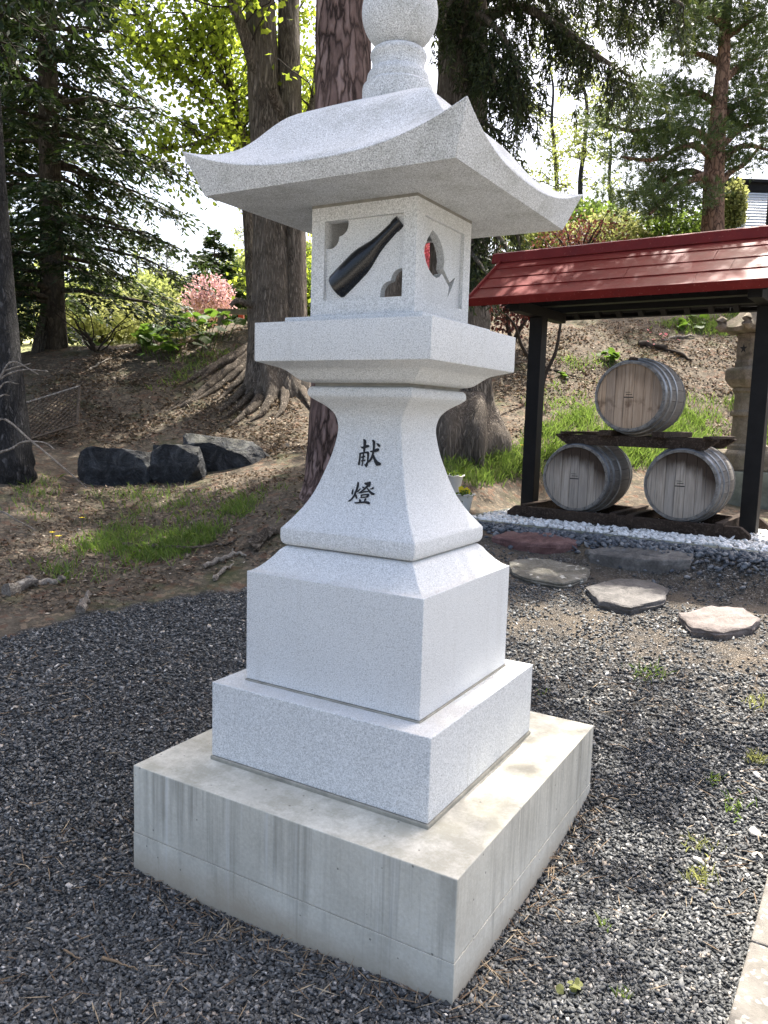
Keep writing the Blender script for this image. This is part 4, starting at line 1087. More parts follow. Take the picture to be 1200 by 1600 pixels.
M['fir'] = mat_leaf('fir_needles', [(0, (.007, .015, .006)), (.5, (.015, .030, .011)), (.85, (.028, .052, .017)), (1, (.05, .08, .026))], .2, .5, (.10, .16, .03))
M['cedar'] = mat_leaf('cedar_sprays', [(0, (.012, .018, .009)), (.5, (.026, .040, .016)), (.85, (.045, .065, .024)), (1, (.075, .085, .032))], .22, .55, (.12, .15, .03))
M['pine'] = mat_leaf('pine_needles_green', [(0, (.030, .050, .018)), (.5, (.062, .095, .034)), (.85, (.10, .145, .05)), (1, (.15, .18, .07))], .25, .5, (.16, .22, .05))
M['maple'] = mat_leaf('spring_leaves', [(0, (.08, .13, .018)), (.5, (.14, .21, .025)), (.85, (.20, .28, .035)), (1, (.27, .33, .05))], .68, .5, (.52, .62, .07))
M['larch'] = mat_leaf('pale_new_leaves', [(0, (.12, .15, .05)), (.5, (.18, .22, .07)), (1, (.27, .31, .11))], .5, .6, (.45, .5, .14))
M['redleaf'] = mat_leaf('dark_red_leaves', [(0, (.04, .016, .015)), (.5, (.08, .028, .025)), (.85, (.13, .05, .042)), (1, (.18, .10, .07))], .3, .55, (.22, .07, .05))
M['pink'] = mat_leaf('pink_blossom', [(0, (.40, .22, .22)), (.4, (.60, .40, .41)), (.75, (.72, .54, .55)), (.8, (.34, .21, .11)), (1, (.25, .17, .08))], .3, .7, (.75, .40, .44))
M['hotpink'] = mat_leaf('azalea_flowers', [(0, (.40, .06, .09)), (.5, (.62, .17, .20)), (.78, (.72, .36, .36)), (.82, (.10, .12, .03)), (1, (.16, .18, .05))], .35, .7, (.75, .25, .3))
M['bush'] = mat_leaf('bush_leaves', [(0, (.03, .055, .015)), (.5, (.06, .11, .025)), (1, (.14, .20, .045))], .45, .55, (.25, .36, .05))
M['yellowbush'] = mat_leaf('yellow_green_leaves', [(0, (.12, .135, .045)), (.5, (.20, .215, .075)), (1, (.30, .30, .13))], .45, .55, (.42, .44, .14))
M['grass'] = mat_leaf('grass_blades', [(0, (.055, .095, .022)), (.5, (.10, .16, .035)), (.8, (.15, .22, .05)), (1, (.27, .26, .11))], .4, .5, (.25, .38, .06))
M['litter'] = mat_leaf('fallen_leaves', [(0, (.055, .038, .026)), (.5, (.11, .08, .055)), (.85, (.175, .132, .092)), (.97, (.26, .21, .15)), (1, (.42, .37, .30))], .1, .8, (.3, .2, .1))
M['needle_l'] = mat_leaf('dry_needles', [(0, (.10, .06, .035)), (.5, (.20, .14, .085)), (1, (.38, .31, .21))], .1, .7, (.3, .2, .1))
M['bark_grey'] = mat_bark('furrowed_grey_bark', (.07, .058, .046), (.25, .212, .172), (.42, .365, .305), 34, 2.2, 1.0)
M['bark_dark'] = mat_bark('dark_scaly_bark', (.018, .018, .018), (.062, .060, .060), (.12, .115, .115), 30, 9, 1.0)
M['bark_fir'] = mat_bark('smooth_fir_bark', (.03, .026, .02), (.08, .068, .053), (.13, .11, .085), 12, 5, .5)
M['bark_red'] = mat_bark('red_pine_plates', (.030, .020, .017), (.17, .115, .10), (.36, .27, .245), 17, 2.3, 1.0, True)
M['bark_pine'] = mat_bark('orange_pine_bark', (.04, .025, .018), (.20, .12, .08), (.33, .22, .155), 15, 4, .8, True)
M['twig'] = mat_plain('dark_twigs', (.040, .032, .026), .9, .15, .3, 20, .2)
M['palewood'] = mat_bark('bleached_sticks', (.12, .10, .085), (.27, .24, .20), (.38, .345, .295), 30, 30, .5)
M['root'] = mat_bark('root_bark', (.045, .036, .028), (.17, .14, .11), (.30, .26, .21), 24, 24, .9)

def twigs_and_leaves(limbs, per_m, tlen, leaf_per, L, W, seed, droop=0., flat=0., tmin=.15, upw=.0, jitter=.06):
    """grow side twigs from limb polylines; returns (twig tubes, leaf P, leaf D)"""
    rng = np.random.default_rng(seed); T = []; LP = []; LD = []
    for P, r0 in limbs:
        seg = np.linalg.norm(np.diff(P, axis=0), axis=1); tot = seg.sum(); cum = np.concatenate([[0], np.cumsum(seg)])
        k = max(1, int(tot * per_m))
        for s in np.sort(rng.uniform(tmin, 1, k)) * tot:
            i = min(np.searchsorted(cum, s) - 1, len(P) - 2); i = max(i, 0); f = (s - cum[i]) / (seg[i] + 1e-9)
            p = P[i] * (1 - f) + P[i + 1] * f; d = unit(P[i + 1] - P[i])
            q = rng.normal(size=3); q[2] *= (1 - flat); q = unit(q - d * (q @ d) * .8 + d * .6); q[2] += upw
            ln = tlen * rng.uniform(.4, 1.15) * (1.1 - .55 * s / tot)
            t = np.linspace(0, 1, 4)[:, None]
            tw = p + q * ln * t; tw[:, 2] -= droop * ln * (t[:, 0] ** 2); tw[1:] += rng.normal(0, .05 * ln, (3, 3))
            T.append((tw, np.array([.010, .007, .005, .003]) * (1 + ln * .5)))
            m = max(2, int(leaf_per * ln)); a = rng.uniform(.1, 1.02, m)
            pp = p + q * ln * a[:, None]; pp[:, 2] -= droop * ln * a ** 2; pp += rng.normal(0, jitter * (1 + ln), (m, 3)) * np.array([1, 1, 1 - .6 * flat])
            LP.append(pp); dd = rng.normal(size=(m, 3)) + q * .5; dd[:, 2] -= .35; LD.append(dd)
    return T, np.concatenate(LP), np.concatenate(LD)

def make_tree(name, label, cat, base, trunk, bark, limbs=(), twigs=(), leaves=None, leafmat=None, group=None, crown_name='crown'):
    t = thing(name, label, cat, base, 0, group)
    tr = link('trunk', trunk, bark, t)
    for p, r in limbs:
        link('limb', tubes_mesh('limb', [(offset(base, p), r)], 9), bark, t)
    if twigs:
        stuff(link('twigs', tubes_mesh('twigs', [(offset(base, p), r) for p, r in twigs], 4), M['twig'], t))
    if leaves is not None:
        stuff(link(crown_name, leaves, leafmat, t))
    return t

# ---- big grey double-trunked tree with spreading roots (left of the lantern)
B = ground_px(432, 10.9); B[2] = at(432, 612, 10.9)[2]
rng = np.random.default_rng(11)
pA = [B + (0, 0, -.9), B + (0, 0, -.1), at(425, 560, 10.9), at(424, 450, 10.9), at(420, 300, 10.9), at(412, 150, 10.9), at(406, 0, 10.8), at(400, -200, 10.8), at(392, -500, 10.6), at(380, -900, 10.4)]
trA = trunk_mesh('trunk', offset(B, pA), [.40, .36, .315, .255, .222, .21, .195, .17, .13, .07], 40, .10, 3, .45, 6, .75)
pB = [B + (.25, .1, -.8), B + (.2, .1, -.1), at(452, 560, 11.0), at(455, 450, 11.0), at(455, 300, 11.0), at(452, 150, 11.0), at(450, 0, 11.0), at(452, -250, 11.1), at(462, -600, 11.2)]
trB = trunk_mesh('trunk', offset(B, pB), [.32, .28, .245, .195, .17, .155, .14, .11, .06], 32, .10, 5, .4, 5, .7)
big = thing('grey_maple_tree', 'large grey barked double trunked tree with fresh green leaves and spreading roots on the bank', 'tree', B)
link('trunk', trA, M['bark_grey'], big); link('trunk', trB, M['bark_grey'], big)
limbsA = [(smooth_poly([at(404, 120, 10.8), at(385, 60, 10.6), at(362, 0, 10.4), at(330, -90, 10.2), at(290, -200, 10.0)]), np.linspace(.11, .03, 21)),
          (smooth_poly([at(455, 230, 11), at(475, 200, 11.1), at(490, 160, 11.2), at(497, 100, 11.3), at(505, 0, 11.4)]), np.linspace(.09, .04, 21)),
          (smooth_poly([at(448, 200, 11), at(432, 160, 10.8), at(425, 140, 10.7)]), np.linspace(.10, .07, 11)),
          (smooth_poly([at(405, 480, 10.8), at(385, 474, 10.7), at(370, 470, 10.6), at(360, 478, 10.6)]), np.linspace(.06, .025, 16))]
for k in range(20):
    p0 = at(400 + 40 * (k % 2), -120 - 36 * k, 10.7); a = k * 2.4; ln = rng.uniform(2.4, 4.4)
    p1 = p0 + np.array([math.cos(a) * ln, math.sin(a) * ln, rng.uniform(.6, 1.8)])
    limbsA.append((curve(p0, p1, .25, 9, .06, rng), np.linspace(.08, .02, 9)))
for p, r in limbsA: link('limb', tubes_mesh('limb', [(offset(B, p), r)], 10), M['bark_grey'], big)
T, LP, LD = twigs_and_leaves(limbsA[:2] + limbsA[4:], 7, 1.1, 26, .08, .07, 12, .12, .4)
stuff(link('twigs', tubes_mesh('twigs', [(offset(B, p), r) for p, r in T], 4), M['twig'], big))
stuff(link('crown', kites('crown', offset(B, LP), LD, RNG.uniform(.07, .12, len(LP)), RNG.uniform(.06, .10, len(LP))), M['maple'], big))
# roots
roots = [[(400, 560), (375, 575), (345, 592), (318, 612), (290, 632), (250, 645)], [(405, 575), (385, 590), (360, 612), (340, 628)], [(400, 548), (370, 560), (345, 570), (325, 585), (305, 600)],
         [(412, 590), (400, 612), (380, 632), (362, 646), (345, 655)], [(420, 600), (412, 620), (395, 640), (375, 656), (355, 668)], [(395, 556), (365, 566), (330, 578), (300, 594), (280, 605)],
         [(440, 605), (445, 625), (440, 645), (430, 655)], [(460, 600), (475, 620), (485, 640)], [(405, 565), (375, 585), (352, 600), (320, 620), (300, 628)], [(430, 600), (425, 622), (415, 640), (408, 650), (385, 662)],
         [(408, 583), (392, 600), (370, 622), (350, 640), (332, 650)], [(398, 552), (380, 556), (360, 560), (340, 566)]]
for i, rt_ in enumerate(roots):
    pts = []
    for j, q in enumerate(rt_):
        p = hit(*q, d0=6); pts.append(p + np.array([0, 0, .05 - .012 * j]))
    q0 = np.array(at(430, 590, 10.85)); pts = [q0 * .6 + pts[0] * .4] + pts
    P_ = smooth_poly(pts, 6); mb = MB()
    r0 = rng.uniform(.065, .11)
    mb.tube(offset(B, P_), np.linspace(r0 * 1.5, .012, len(P_)), 10, True, .07, rng); mb.build('root', M['root'], big, 80)

# ---- slim young maple in front of the bank, many stems fanning to the upper left
B = ground_px(398, 12.2)
st0 = [B, at(392, 400, 12.2), at(384, 290, 12.2)]
stems = [[at(388, 300, 12.2), at(366, 190, 12), at(352, 130, 11.8), at(332, 60, 11.6), at(318, -20, 11.4), at(300, -140, 11)],
         [at(386, 260, 12.1), at(378, 200, 12.0), at(352, 100, 11.7), at(338, 40, 11.5), at(335, -60, 11.4), at(330, -180, 11.2)],
         [at(372, 215, 12), at(335, 165, 11.6), at(290, 120, 11.1), at(245, 85, 10.6), at(200, 60, 10.2)],
         [at(355, 140, 11.8), at(310, 98, 11.3), at(268, 70, 10.8), at(215, 20, 10.3)],
         [at(345, 100, 11.6), at(315, 60, 11.2), at(288, 25, 10.9), at(262, -20, 10.5)],
         [at(392, 280, 12.2), at(400, 200, 12.3), at(392, 120, 12.4), at(372, 40, 12.3), at(365, -60, 12.2)],
         [at(365, 190, 12), at(330, 212, 11.4), at(290, 228, 11.0), at(252, 232, 10.6)],
         [at(388, 230, 12.1), at(405, 130, 12.6), at(432, 60, 13), at(470, 10, 13.4), at(500, -50, 13.5)],
         [at(390, 260, 12.2), at(430, 200, 12.8), at(480, 160, 13.2), at(495, 90, 13.4)],
         [at(392, 430, 12.3), at(440, 410, 12.9), at(485, 395, 13.3)], [at(392, 470, 12.3), at(440, 470, 12.9), at(485, 460, 13.4)]]
lim = [(smooth_poly(s), np.linspace(.055 if i < 2 else .032, .010, (len(s) - 1) * 5 + 1)) for i, s in enumerate(stems)]
T, LP, LD = twigs_and_leaves(lim, 15, .8, 58, .08, .07, 13, .15, .5, .12, .0, .09)
make_tree('young_maple_tree', 'slim many stemmed young maple with bright yellow green leaves behind the grey trunks', 'tree', B,
          trunk_mesh('trunk', offset(B, st0), [.11, .095, .08], 14, .05, 8), M['bark_grey'], lim, T, kites('crown', offset(B, LP), LD, RNG.uniform(.055, .10, len(LP)), RNG.uniform(.05, .09, len(LP))), M['maple'])

# ---- conifer generator: whorls of flat sprays
def conifer(name, label, base, h, r0, lmax, z0, seed, mat, bark, L=.11, W=.04, dens=1.0, droop=.25, zfull=9., top=None, lean=(0, 0), whorl=.38, nb=7, cone=True, group=None, bl=.5, sag=0.05):
    rng = np.random.default_rng(seed); base = np.asarray(base, float)
    zs = np.linspace(0, h, 9); pts = [base + np.array([lean[0] * z, lean[1] * z, z - .15 * (z == 0)]) for z in zs]
    tk = trunk_mesh('trunk', offset(base, pts), list(r0 * (1 - .93 * zs / h)), 24, .05, seed, .35, 6)
    limbs = []; LP = []; LD = []; LU = []
    z = z0
    while z < h * .985:
        f = (h - z) / (h - z0)
        Lb = lmax * (f ** .75 if cone else (min(1, f * 2.2) ** .6 * (0.75 + .25 * math.sin(z * 2.1))))
        lowd = dens if z < zfull else dens * .45
        for k in range(nb):
            a = rng.uniform(0, 2 * np.pi); ln = Lb * rng.uniform(.65, 1.12); zz0 = z + rng.uniform(-.5, .5) * whorl
            d = np.array([math.cos(a), math.sin(a), 0]); n = 8; t = np.linspace(0, 1, n)
            P = base + np.array([lean[0] * zz0, lean[1] * zz0, zz0]) + d * (t * ln)[:, None]
            P[:, 2] += ln * (.10 * t - droop * t ** 1.6 + .10 * droop * t ** 4)
            P[1:, :2] += rng.normal(0, .03 * ln, (n - 1, 2))
            limbs.append((P, np.linspace(.012 + .012 * ln, .004, n)))
            side = np.array([-d[1], d[0], 0])
            m = int(ln / .105 * lowd) + 2
            for s in range(m):
                tt = rng.uniform(.14, 1.0); i = min(int(tt * (n - 1)), n - 2); fr = tt * (n - 1) - i
                p = P[i] * (1 - fr) + P[i + 1] * fr
                sg = 1 if s % 2 else -1
                bl_ = bl * (1.15 - tt * .7) * rng.uniform(.5, 1.3) * min(1, ln / 1.5)
                bd = unit(d * .75 + side * sg * .8 + np.array([0, 0, rng.normal(0, .12)]))
                q = max(3, int(bl_ / .032)); aa = rng.uniform(0.02, 1, q)
                pp = p + bd * (bl_ * aa)[:, None]; pp[:, 2] -= sag * bl_ * aa * 4 * droop
                pp += rng.normal(0, .018, (q, 3)) * np.array([1, 1, 1 + 2.2 * sag])
                ls = np.cross(bd, [0, 0, 1]); LP.append(pp)
                LD.append(bd * .8 + ls * rng.choice([-1, 1], (q, 1)) * rng.uniform(.3, 1, (q, 1)) + rng.normal(0, .2, (q, 3)) + np.array([0, 0, -sag]))
        z += whorl * rng.uniform(.75, 1.2)
    LP = np.concatenate(LP); LD = np.concatenate(LD); LU = np.tile([0, 0, 1.], (len(LP), 1))
    t = thing(name, label, 'tree', base, 0, group)
    link('trunk', tk, bark, t)
    stuff(link('limbs', tubes_mesh('limbs', [(offset(base, p), r) for p, r in limbs], 5), bark, t))
    stuff(link('crown', kites('crown', offset(base, LP), LD, rng.uniform(.7, 1.3, len(LP)) * L, rng.uniform(.7, 1.3, len(LP)) * W, LU, rng), mat, t))
    return t
conifer('fir_tree', 'dark fir with layered drooping boughs on the bank at the far left', ground_px(86, 12.9), 13.5, .20, 2.9, .85, 21, M['fir'], M['bark_fir'], .12, .042, 1.7, .33, 8.5, bl=.72, sag=.45, nb=6, whorl=.42)
conifer('fir_tree', 'second darker fir filling the upper left corner behind the near trunk', ground_px(-70, 14.5), 14.5, .22, 3.2, 1.2, 22, M['fir'], M['bark_fir'], .14, .055, 1.3, .3, 9, bl=.75, sag=.45, nb=6, whorl=.42)
conifer('spruce_tree', 'small pointed spruce above the pink blossom in the distance', at(335, 510, 30), 3.6, .10, 1.7, .2, 23, M['fir'], M['bark_fir'], .20, .10, 1.6, .08, 9, bl=.5, whorl=.22)

# ---- near trunk cut by the left edge
B = hit(12, 742)
mk = trunk_mesh('trunk', offset(B, [B + (0, 0, -.2), at(12, 720, 7.5), at(2, 600, 7.5), at(-10, 450, 7.5), at(-20, 300, 7.5), at(-30, 100, 7.5), at(-40, -200, 7.4), at(-55, -800, 7.3), at(-60, -1300, 7.2)]), [.24, .215, .20, .185, .175, .16, .14, .10, .05], 32, .05, 31, .25)
B_near = B
lim = []
rng = np.random.default_rng(32)
for k in range(14):
    z = 4.2 + k * .5; a = 2.4 * k; p0 = B + np.array([-.25, 0, z]); ln = rng.uniform(1.4, 2.6)
    lim.append((curve(p0, p0 + np.array([math.cos(a) * ln, math.sin(a) * ln, -.2 + .03 * k]), .15, 8, .04, rng), np.linspace(.04, .012, 8)))
T, LP, LD = twigs_and_leaves(lim, 13, .7, 70, .1, .03, 33, .2, .6)
make_tree('near_conifer_tree', 'dark scaly conifer trunk cut off by the left edge of the picture', 'tree', B, mk, M['bark_dark'], lim, T, kites('crown', offset(B, LP), LD, .12, .035), M['fir'])

# ---- red pine rising straight behind the lantern
def pads(centres, radii, tufts, needles, nl, nw, seed, flat=.45):
    rng = np.random.default_rng(seed); P = []; D = []
    for c, r in zip(centres, radii):
        m = int(tufts * r * r); q = unit(rng.normal(size=(m, 3))) * (rng.uniform(0, 1, (m, 1)) ** (1 / 2.4)) * r; q[:, 2] *= flat
        q += c
        out = unit(q - c + np.array([0, 0, .25 * r])) + rng.normal(0, .25, (m, 3))
        for _ in range(needles):
            P.append(q); D.append(out + rng.normal(0, .65, (m, 3)))
    return np.concatenate(P), np.concatenate(D)
B = hit(535, 775)
pp = [B + (0, 0, -.2), at(532, 740, 6.5), at(533, 600, 6.5), at(534, 400, 6.5), at(535, 200, 6.5), at(536, 0, 6.5), at(538, -300, 6.5), at(545, -800, 6.5), at(550, -1500, 6.5), at(555, -2100, 6.5)]
tk = trunk_mesh('trunk', offset(B, pp), [.30, .262, .245, .238, .232, .226, .21, .18, .13, .07], 36, .05, 41, .35)
rng = np.random.default_rng(42); lim = []; cs = []; rs = []
for k in range(20):
    z = 5.6 + k * .38; a = 2.399 * k + .5; ln = rng.uniform(1.5, 2.9) * (1.05 - .02 * k); p0 = B + np.array([0, 0, z])
    p1 = p0 + np.array([math.cos(a) * ln, math.sin(a) * ln, rng.uniform(.1, .8)])
    P_ = curve(p0, p1, -.15, 9, .05, rng); lim.append((P_, np.linspace(.06, .02, 9)))
    for f in (.6, .8, 1.0): cs.append(P_[int(f * 8)] + rng.normal(0, .18, 3)); rs.append(rng.uniform(.6, 1.0))
for k in range(11):  # extra unseen limbs on one side, added to shade the lantern
    z = 6.2 + k * .38; a = math.radians(rng.uniform(-22, 40)); ln = rng.uniform(2.0, 3.3); p0 = B + np.array([0, 0, z])
    P_ = curve(p0, p0 + np.array([math.cos(a) * ln, math.sin(a) * ln, rng.uniform(.1, .7)]), -.15, 9, .05, rng); lim.append((P_, np.linspace(.06, .02, 9)))
    for f in (.5, .7, .85, 1.0): cs.append(P_[int(f * 8)] + rng.normal(0, .18, 3)); rs.append(rng.uniform(.6, .95))
LP, LD = pads(cs, rs, 110, 9, .1, .01, 43)
make_tree('red_pine_tree', 'tall red pine with plated reddish bark directly behind the new lantern', 'tree', B, tk, M['bark_red'], lim, (), kites('crown', offset(B, LP), LD, .17, .028), M['pine'])

# ---- slim grey tree hidden straight behind the lantern, seen through its cut-outs
B = ground_px(612, 8.9)
tk = trunk_mesh('trunk', offset(B, [B + (0, 0, -.3), at(611, 640, 8.9), at(610, 440, 8.9), at(616, 200, 8.9), at(620, 0, 8.9), at(626, -300, 8.9), at(632, -700, 8.9)]), [.22, .17, .15, .14, .12, .09, .04], 20, .08, 45, .3)
rng = np.random.default_rng(46); lim = []
for k in range(12):
    p0 = B + np.array([0, 0, 5.8 + k * .42]); a = 2.4 * k; ln = rng.uniform(1.0, 2.0)
    lim.append((curve(p0, p0 + np.array([math.cos(a) * ln, math.sin(a) * ln, rng.uniform(.3, .9)]), .1, 7, .04, rng), np.linspace(.035, .01, 7)))
T, LP, LD = twigs_and_leaves(lim, 6, .7, 26, .08, .07, 47, .12, .3)
make_tree('slim_tree', 'slim grey trunk hidden behind the lantern and glimpsed through its carved openings', 'tree', B, tk, M['bark_grey'], lim, T, kites('crown', offset(B, LP), LD, .10, .085), M['maple'])

# ---- old cedar right of the lantern: drooping dark sprays
B = hit(716, 696)
pp = [B + (0, 0, -.7), B + (0, 0, .05), at(714, 640, 9.4), at(714, 560, 9.4), at(716, 400, 9.4), at(720, 200, 9.4), at(724, 0, 9.4), at(730, -300, 9.4), at(740, -800, 9.4), at(745, -1300, 9.4), at(748, -1750, 9.4)]
tk = trunk_mesh('trunk', offset(B, pp), [.42, .41, .38, .36, .33, .30, .28, .25, .19, .12, .05], 44, .13, 51, .38, 8, .72)
def cedar_branch(P, seed, step=.11, hang=.75, per=26, w=.35):
    rng = np.random.default_rng(seed); LP = []; LD = []; TW = []
    seg = np.linalg.norm(np.diff(P, axis=0), axis=1).sum(); n = len(P)
    for s in range(int(seg / step)):
        tt = rng.uniform(.12, 1.0); i = min(int(tt * (n - 1)), n - 2); fr = tt * (n - 1) - i; p = P[i] * (1 - fr) + P[i + 1] * fr
        hl = hang * rng.uniform(.35, 1.1); d = unit(np.array([rng.normal(0, w), rng.normal(0, w), -.75 - rng.uniform(0, .5)]) + unit(P[i + 1] - P[i]) * .35)
        m = int(per * hl * 1.5) + 4; aa = rng.uniform(0, 1, m)
        q = p + d * (hl * aa)[:, None] + rng.normal(0, .05, (m, 3)) * (1.2 - aa)[:, None]
        q[:, :2] += d[:2] * (hl * .3 * np.sin(aa * 3))[:, None]
        LP.append(q); LD.append(d + rng.normal(0, .5, (m, 3)) + np.array([0, 0, .15])); TW.append((np.stack([p, p + d * hl * .5, p + d * hl]), np.array([.006, .004, .002])))
    return LP, LD, TW
lim = []; LP = []; LD = []; TW = []; UP_ = []; UD_ = []
rng = np.random.default_rng(52)
main = [[at(722, 60, 9.4), at(800, 10, 9.0), at(870, 40, 8.6), at(930, 85, 8.3), at(985, 120, 8.0)], [at(724, -60, 9.4), at(810, -90, 8.8), at(900, -70, 8.2), at(1000, -30, 7.7), at(1070, 10, 7.3)],
        [at(722, 20, 9.4), at(760, 30, 8.8), at(800, 80, 8.4), at(812, 130, 8.2)], [at(720, 120, 9.4), at(755, 100, 9.0), at(790, 110, 8.8), at(815, 160, 8.7)], [at(720, 160, 9.4), at(690, 180, 9.2), at(672, 210, 9.1)],
        [at(724, -30, 9.4), at(770, -40, 9.8), at(850, -30, 10.2), at(930, 0, 10.5), at(990, 30, 10.6)], [at(726, -120, 9.4), at(800, -160, 9.0), at(880, -140, 8.8), at(960, -100, 8.6)],
        [at(718, 330, 9.4), at(755, 345, 9.0), at(790, 385, 8.8), at(800, 420, 8.7)], [at(718, 360, 9.4), at(750, 390, 9.2), at(775, 425, 9.2)], [at(716, 380, 9.4), at(740, 400, 8.9), at(762, 430, 8.6)],
        [at(720, 200, 9.4), at(750, 190, 8.9), at(785, 210, 8.6)], [at(722, 60, 9.4), at(740, 60, 8.8), at(765, 90, 8.5), at(775, 140, 8.4)], [at(722, 0, 9.4), at(705, 0, 9.0), at(690, 40, 8.8)],
        [at(724, -60, 9.4), at(760, -50, 9.0), at(830, -10, 8.8), at(890, 30, 8.8)], [at(716, 300, 9.4), at(760, 300, 9.6), at(800, 340, 9.7), at(815, 400, 9.7)]]
for i, m_ in enumerate(main):
    P_ = smooth_poly(m_, 4); lim.append((P_, np.linspace(.07 if i < 2 else .045, .014, len(P_)))); a_, b_, c_ = cedar_branch(P_, 60 + i, .034 if i != 1 else .034, .70 if i not in (7, 8, 9, 14) else .5, 62); LP += a_; LD += b_; TW += c_
for k in range(46):
    z = 5.2 + k * .23; a = 2.399 * k; ln = rng.uniform(1.9, 3.1) * min(1, (16.5 - z) / 7); p0 = B + np.array([.02 * z, .02 * z, z])
    P_ = curve(p0, p0 + np.array([math.cos(a) * ln, math.sin(a) * ln, -.15 * ln + .5]), .25, 8, .04, rng); lim.append((P_, np.linspace(.05, .012, 8)))
    a_, b_, c_ = cedar_branch(P_, 100 + k, .055, .8, 26); UP_ += a_; UD_ += b_; TW += c_
LP = np.concatenate(LP); LD = np.concatenate(LD); UP_ = np.concatenate(UP_); UD_ = np.concatenate(UD_)
cd = make_tree('cedar_tree', 'big cedar with a fluted grey foot and hanging dark sprays right of the new lantern', 'tree', B, tk, M['bark_grey'], lim, TW, kites('crown', offset(B, LP), LD, rng.uniform(.05, .11, len(LP)), rng.uniform(.012, .024, len(LP))), M['cedar'])
stuff(link('upper_crown', kites('upper_crown', offset(B, UP_), UD_, rng.uniform(.08, .17, len(UP_)), rng.uniform(.03, .055, len(UP_))), M['cedar'], cd))

# ---- spreading pine beyond the shelter
B = ground_px(1112, 16.0)
tk = trunk_mesh('trunk', offset(B, [B + (0, 0, -.3), at(1112, 420, 16), at(1114, 340, 16), at(1116, 260, 16), at(1122, 180, 16), at(1130, 100, 16), at(1135, 20, 16), at(1150, -80, 16)]), [.30, .25, .215, .20, .16, .13, .10, .05], 24, .06, 71, .3)
lm = [[(1118, 295), (1140, 270), (1165, 255), (1190, 225)], [(1114, 250), (1090, 228), (1060, 232), (1020, 250), (970, 245)], [(1118, 225), (1085, 205), (1040, 200), (990, 205), (950, 195)], [(1120, 190), (1150, 165), (1180, 150), (1215, 140)],
      [(1124, 165), (1090, 145), (1060, 150), (1020, 155)], [(1128, 130), (1160, 100), (1190, 90)], [(1130, 100), (1095, 85), (1060, 85)], [(1132, 60), (1160, 40), (1190, 20)], [(1134, 40), (1100, 20), (1075, 15)],
      [(1114, 285), (1080, 268), (1045, 278), (1010, 300), (975, 300)], [(1112, 270), (1060, 290), (1030, 320), (1015, 335)], [(1140, -20), (1100, -50), (1060, -60)], [(1140, -40), (1180, -70), (1220, -80)], [(1116, 240), (1160, 200), (1200, 190)], [(1118, 260), (1150, 232), (1175, 228), (1205, 236)]]
lim = []; cs = []; rs = []; rng = np.random.default_rng(72)
for i, l_ in enumerate(lm):
    dz = rng.uniform(-1.3, 1.3); P_ = smooth_poly([at(q[0], q[1], 16 + dz * j / (len(l_) - 1)) for j, q in enumerate(l_)], 5); lim.append((P_, np.linspace(.085, .025, len(P_))))
    for f in (np.linspace(.35, 1, 8) if i else ()): cs.append(P_[int(f * (len(P_) - 1))] + rng.normal(0, .22, 3) + np.array([0, 0, .12])); rs.append(rng.uniform(.38, .68))
LP, LD = pads(cs, rs, 260, 12, .1, .01, 73, .5)
make_tree('spreading_pine_tree', 'spreading pine with orange limbs and cloud like needle pads beyond the red roof', 'tree', B, tk, M['bark_pine'], lim, (), kites('crown', offset(B, LP), LD, .13, .014), M['pine'])

# ---- thin trees with new leaves against the sky
def thin_tree(px, D, topy, lean, seed, label, name='birch_tree', mat='larch', n=34, wid=1.5, leaf=30, grp='thin trees on the hill'):
    rng = np.random.default_rng(seed); B = ground_px(px, D); T_ = at(px + lean, topy, D)
    P_ = curve(B, T_, 0, 9, .06, rng); tk = trunk_mesh('trunk', offset(B, P_), [.085, .08, .07, .06, .045, .03, .015], 10, .04, seed)
    lim = []
    hgt = T_[2] - B[2]
    for k in range(n):
        f = rng.uniform(.22, .98); i = min(int(f * 8), 7); p0 = P_[i] * (1 - (f * 8 - i)) + P_[i + 1] * (f * 8 - i); a = rng.uniform(0, 6.28); ln = wid * rng.uniform(.5, 1.1) * (1.15 - f * .8)
        lim.append((curve(p0, p0 + np.array([math.cos(a) * ln, math.sin(a) * ln, ln * rng.uniform(.05, .55)]), -.05, 6, .05, rng), np.linspace(.018, .005, 6)))
    T, LP, LD = twigs_and_leaves(lim, 5, .55, leaf, .08, .06, seed + 1, .1, .2)
    return make_tree(name, label, 'tree', B, tk, M['bark_dark'], lim, T, kites('crown', offset(B, LP), LD, .10, .075), M[mat], grp)
thin_tree(858, 24, 40, 2, 81, 'left of the two thin pale leaved trees between cedar and pine')
thin_tree(903, 22, 10, 8, 82, 'right of the two thin pale leaved trees between cedar and pine')
thin_tree(945, 27, 120, 4, 83, 'short thin pale leaved tree tucked against the spreading pine')
thin_tree(215, 42, 350, 2, 84, 'hazy pale green thin tree far left of the blossom', wid=2.2, leaf=12)
thin_tree(262, 45, 380, 2, 85, 'bare pinkish thin tree just left of the blossom', wid=2.4, leaf=6)
thin_tree(378, 38, 330, 4, 86, 'pale green thin tree between the blossom and the grey trunks', wid=2.0, leaf=16)

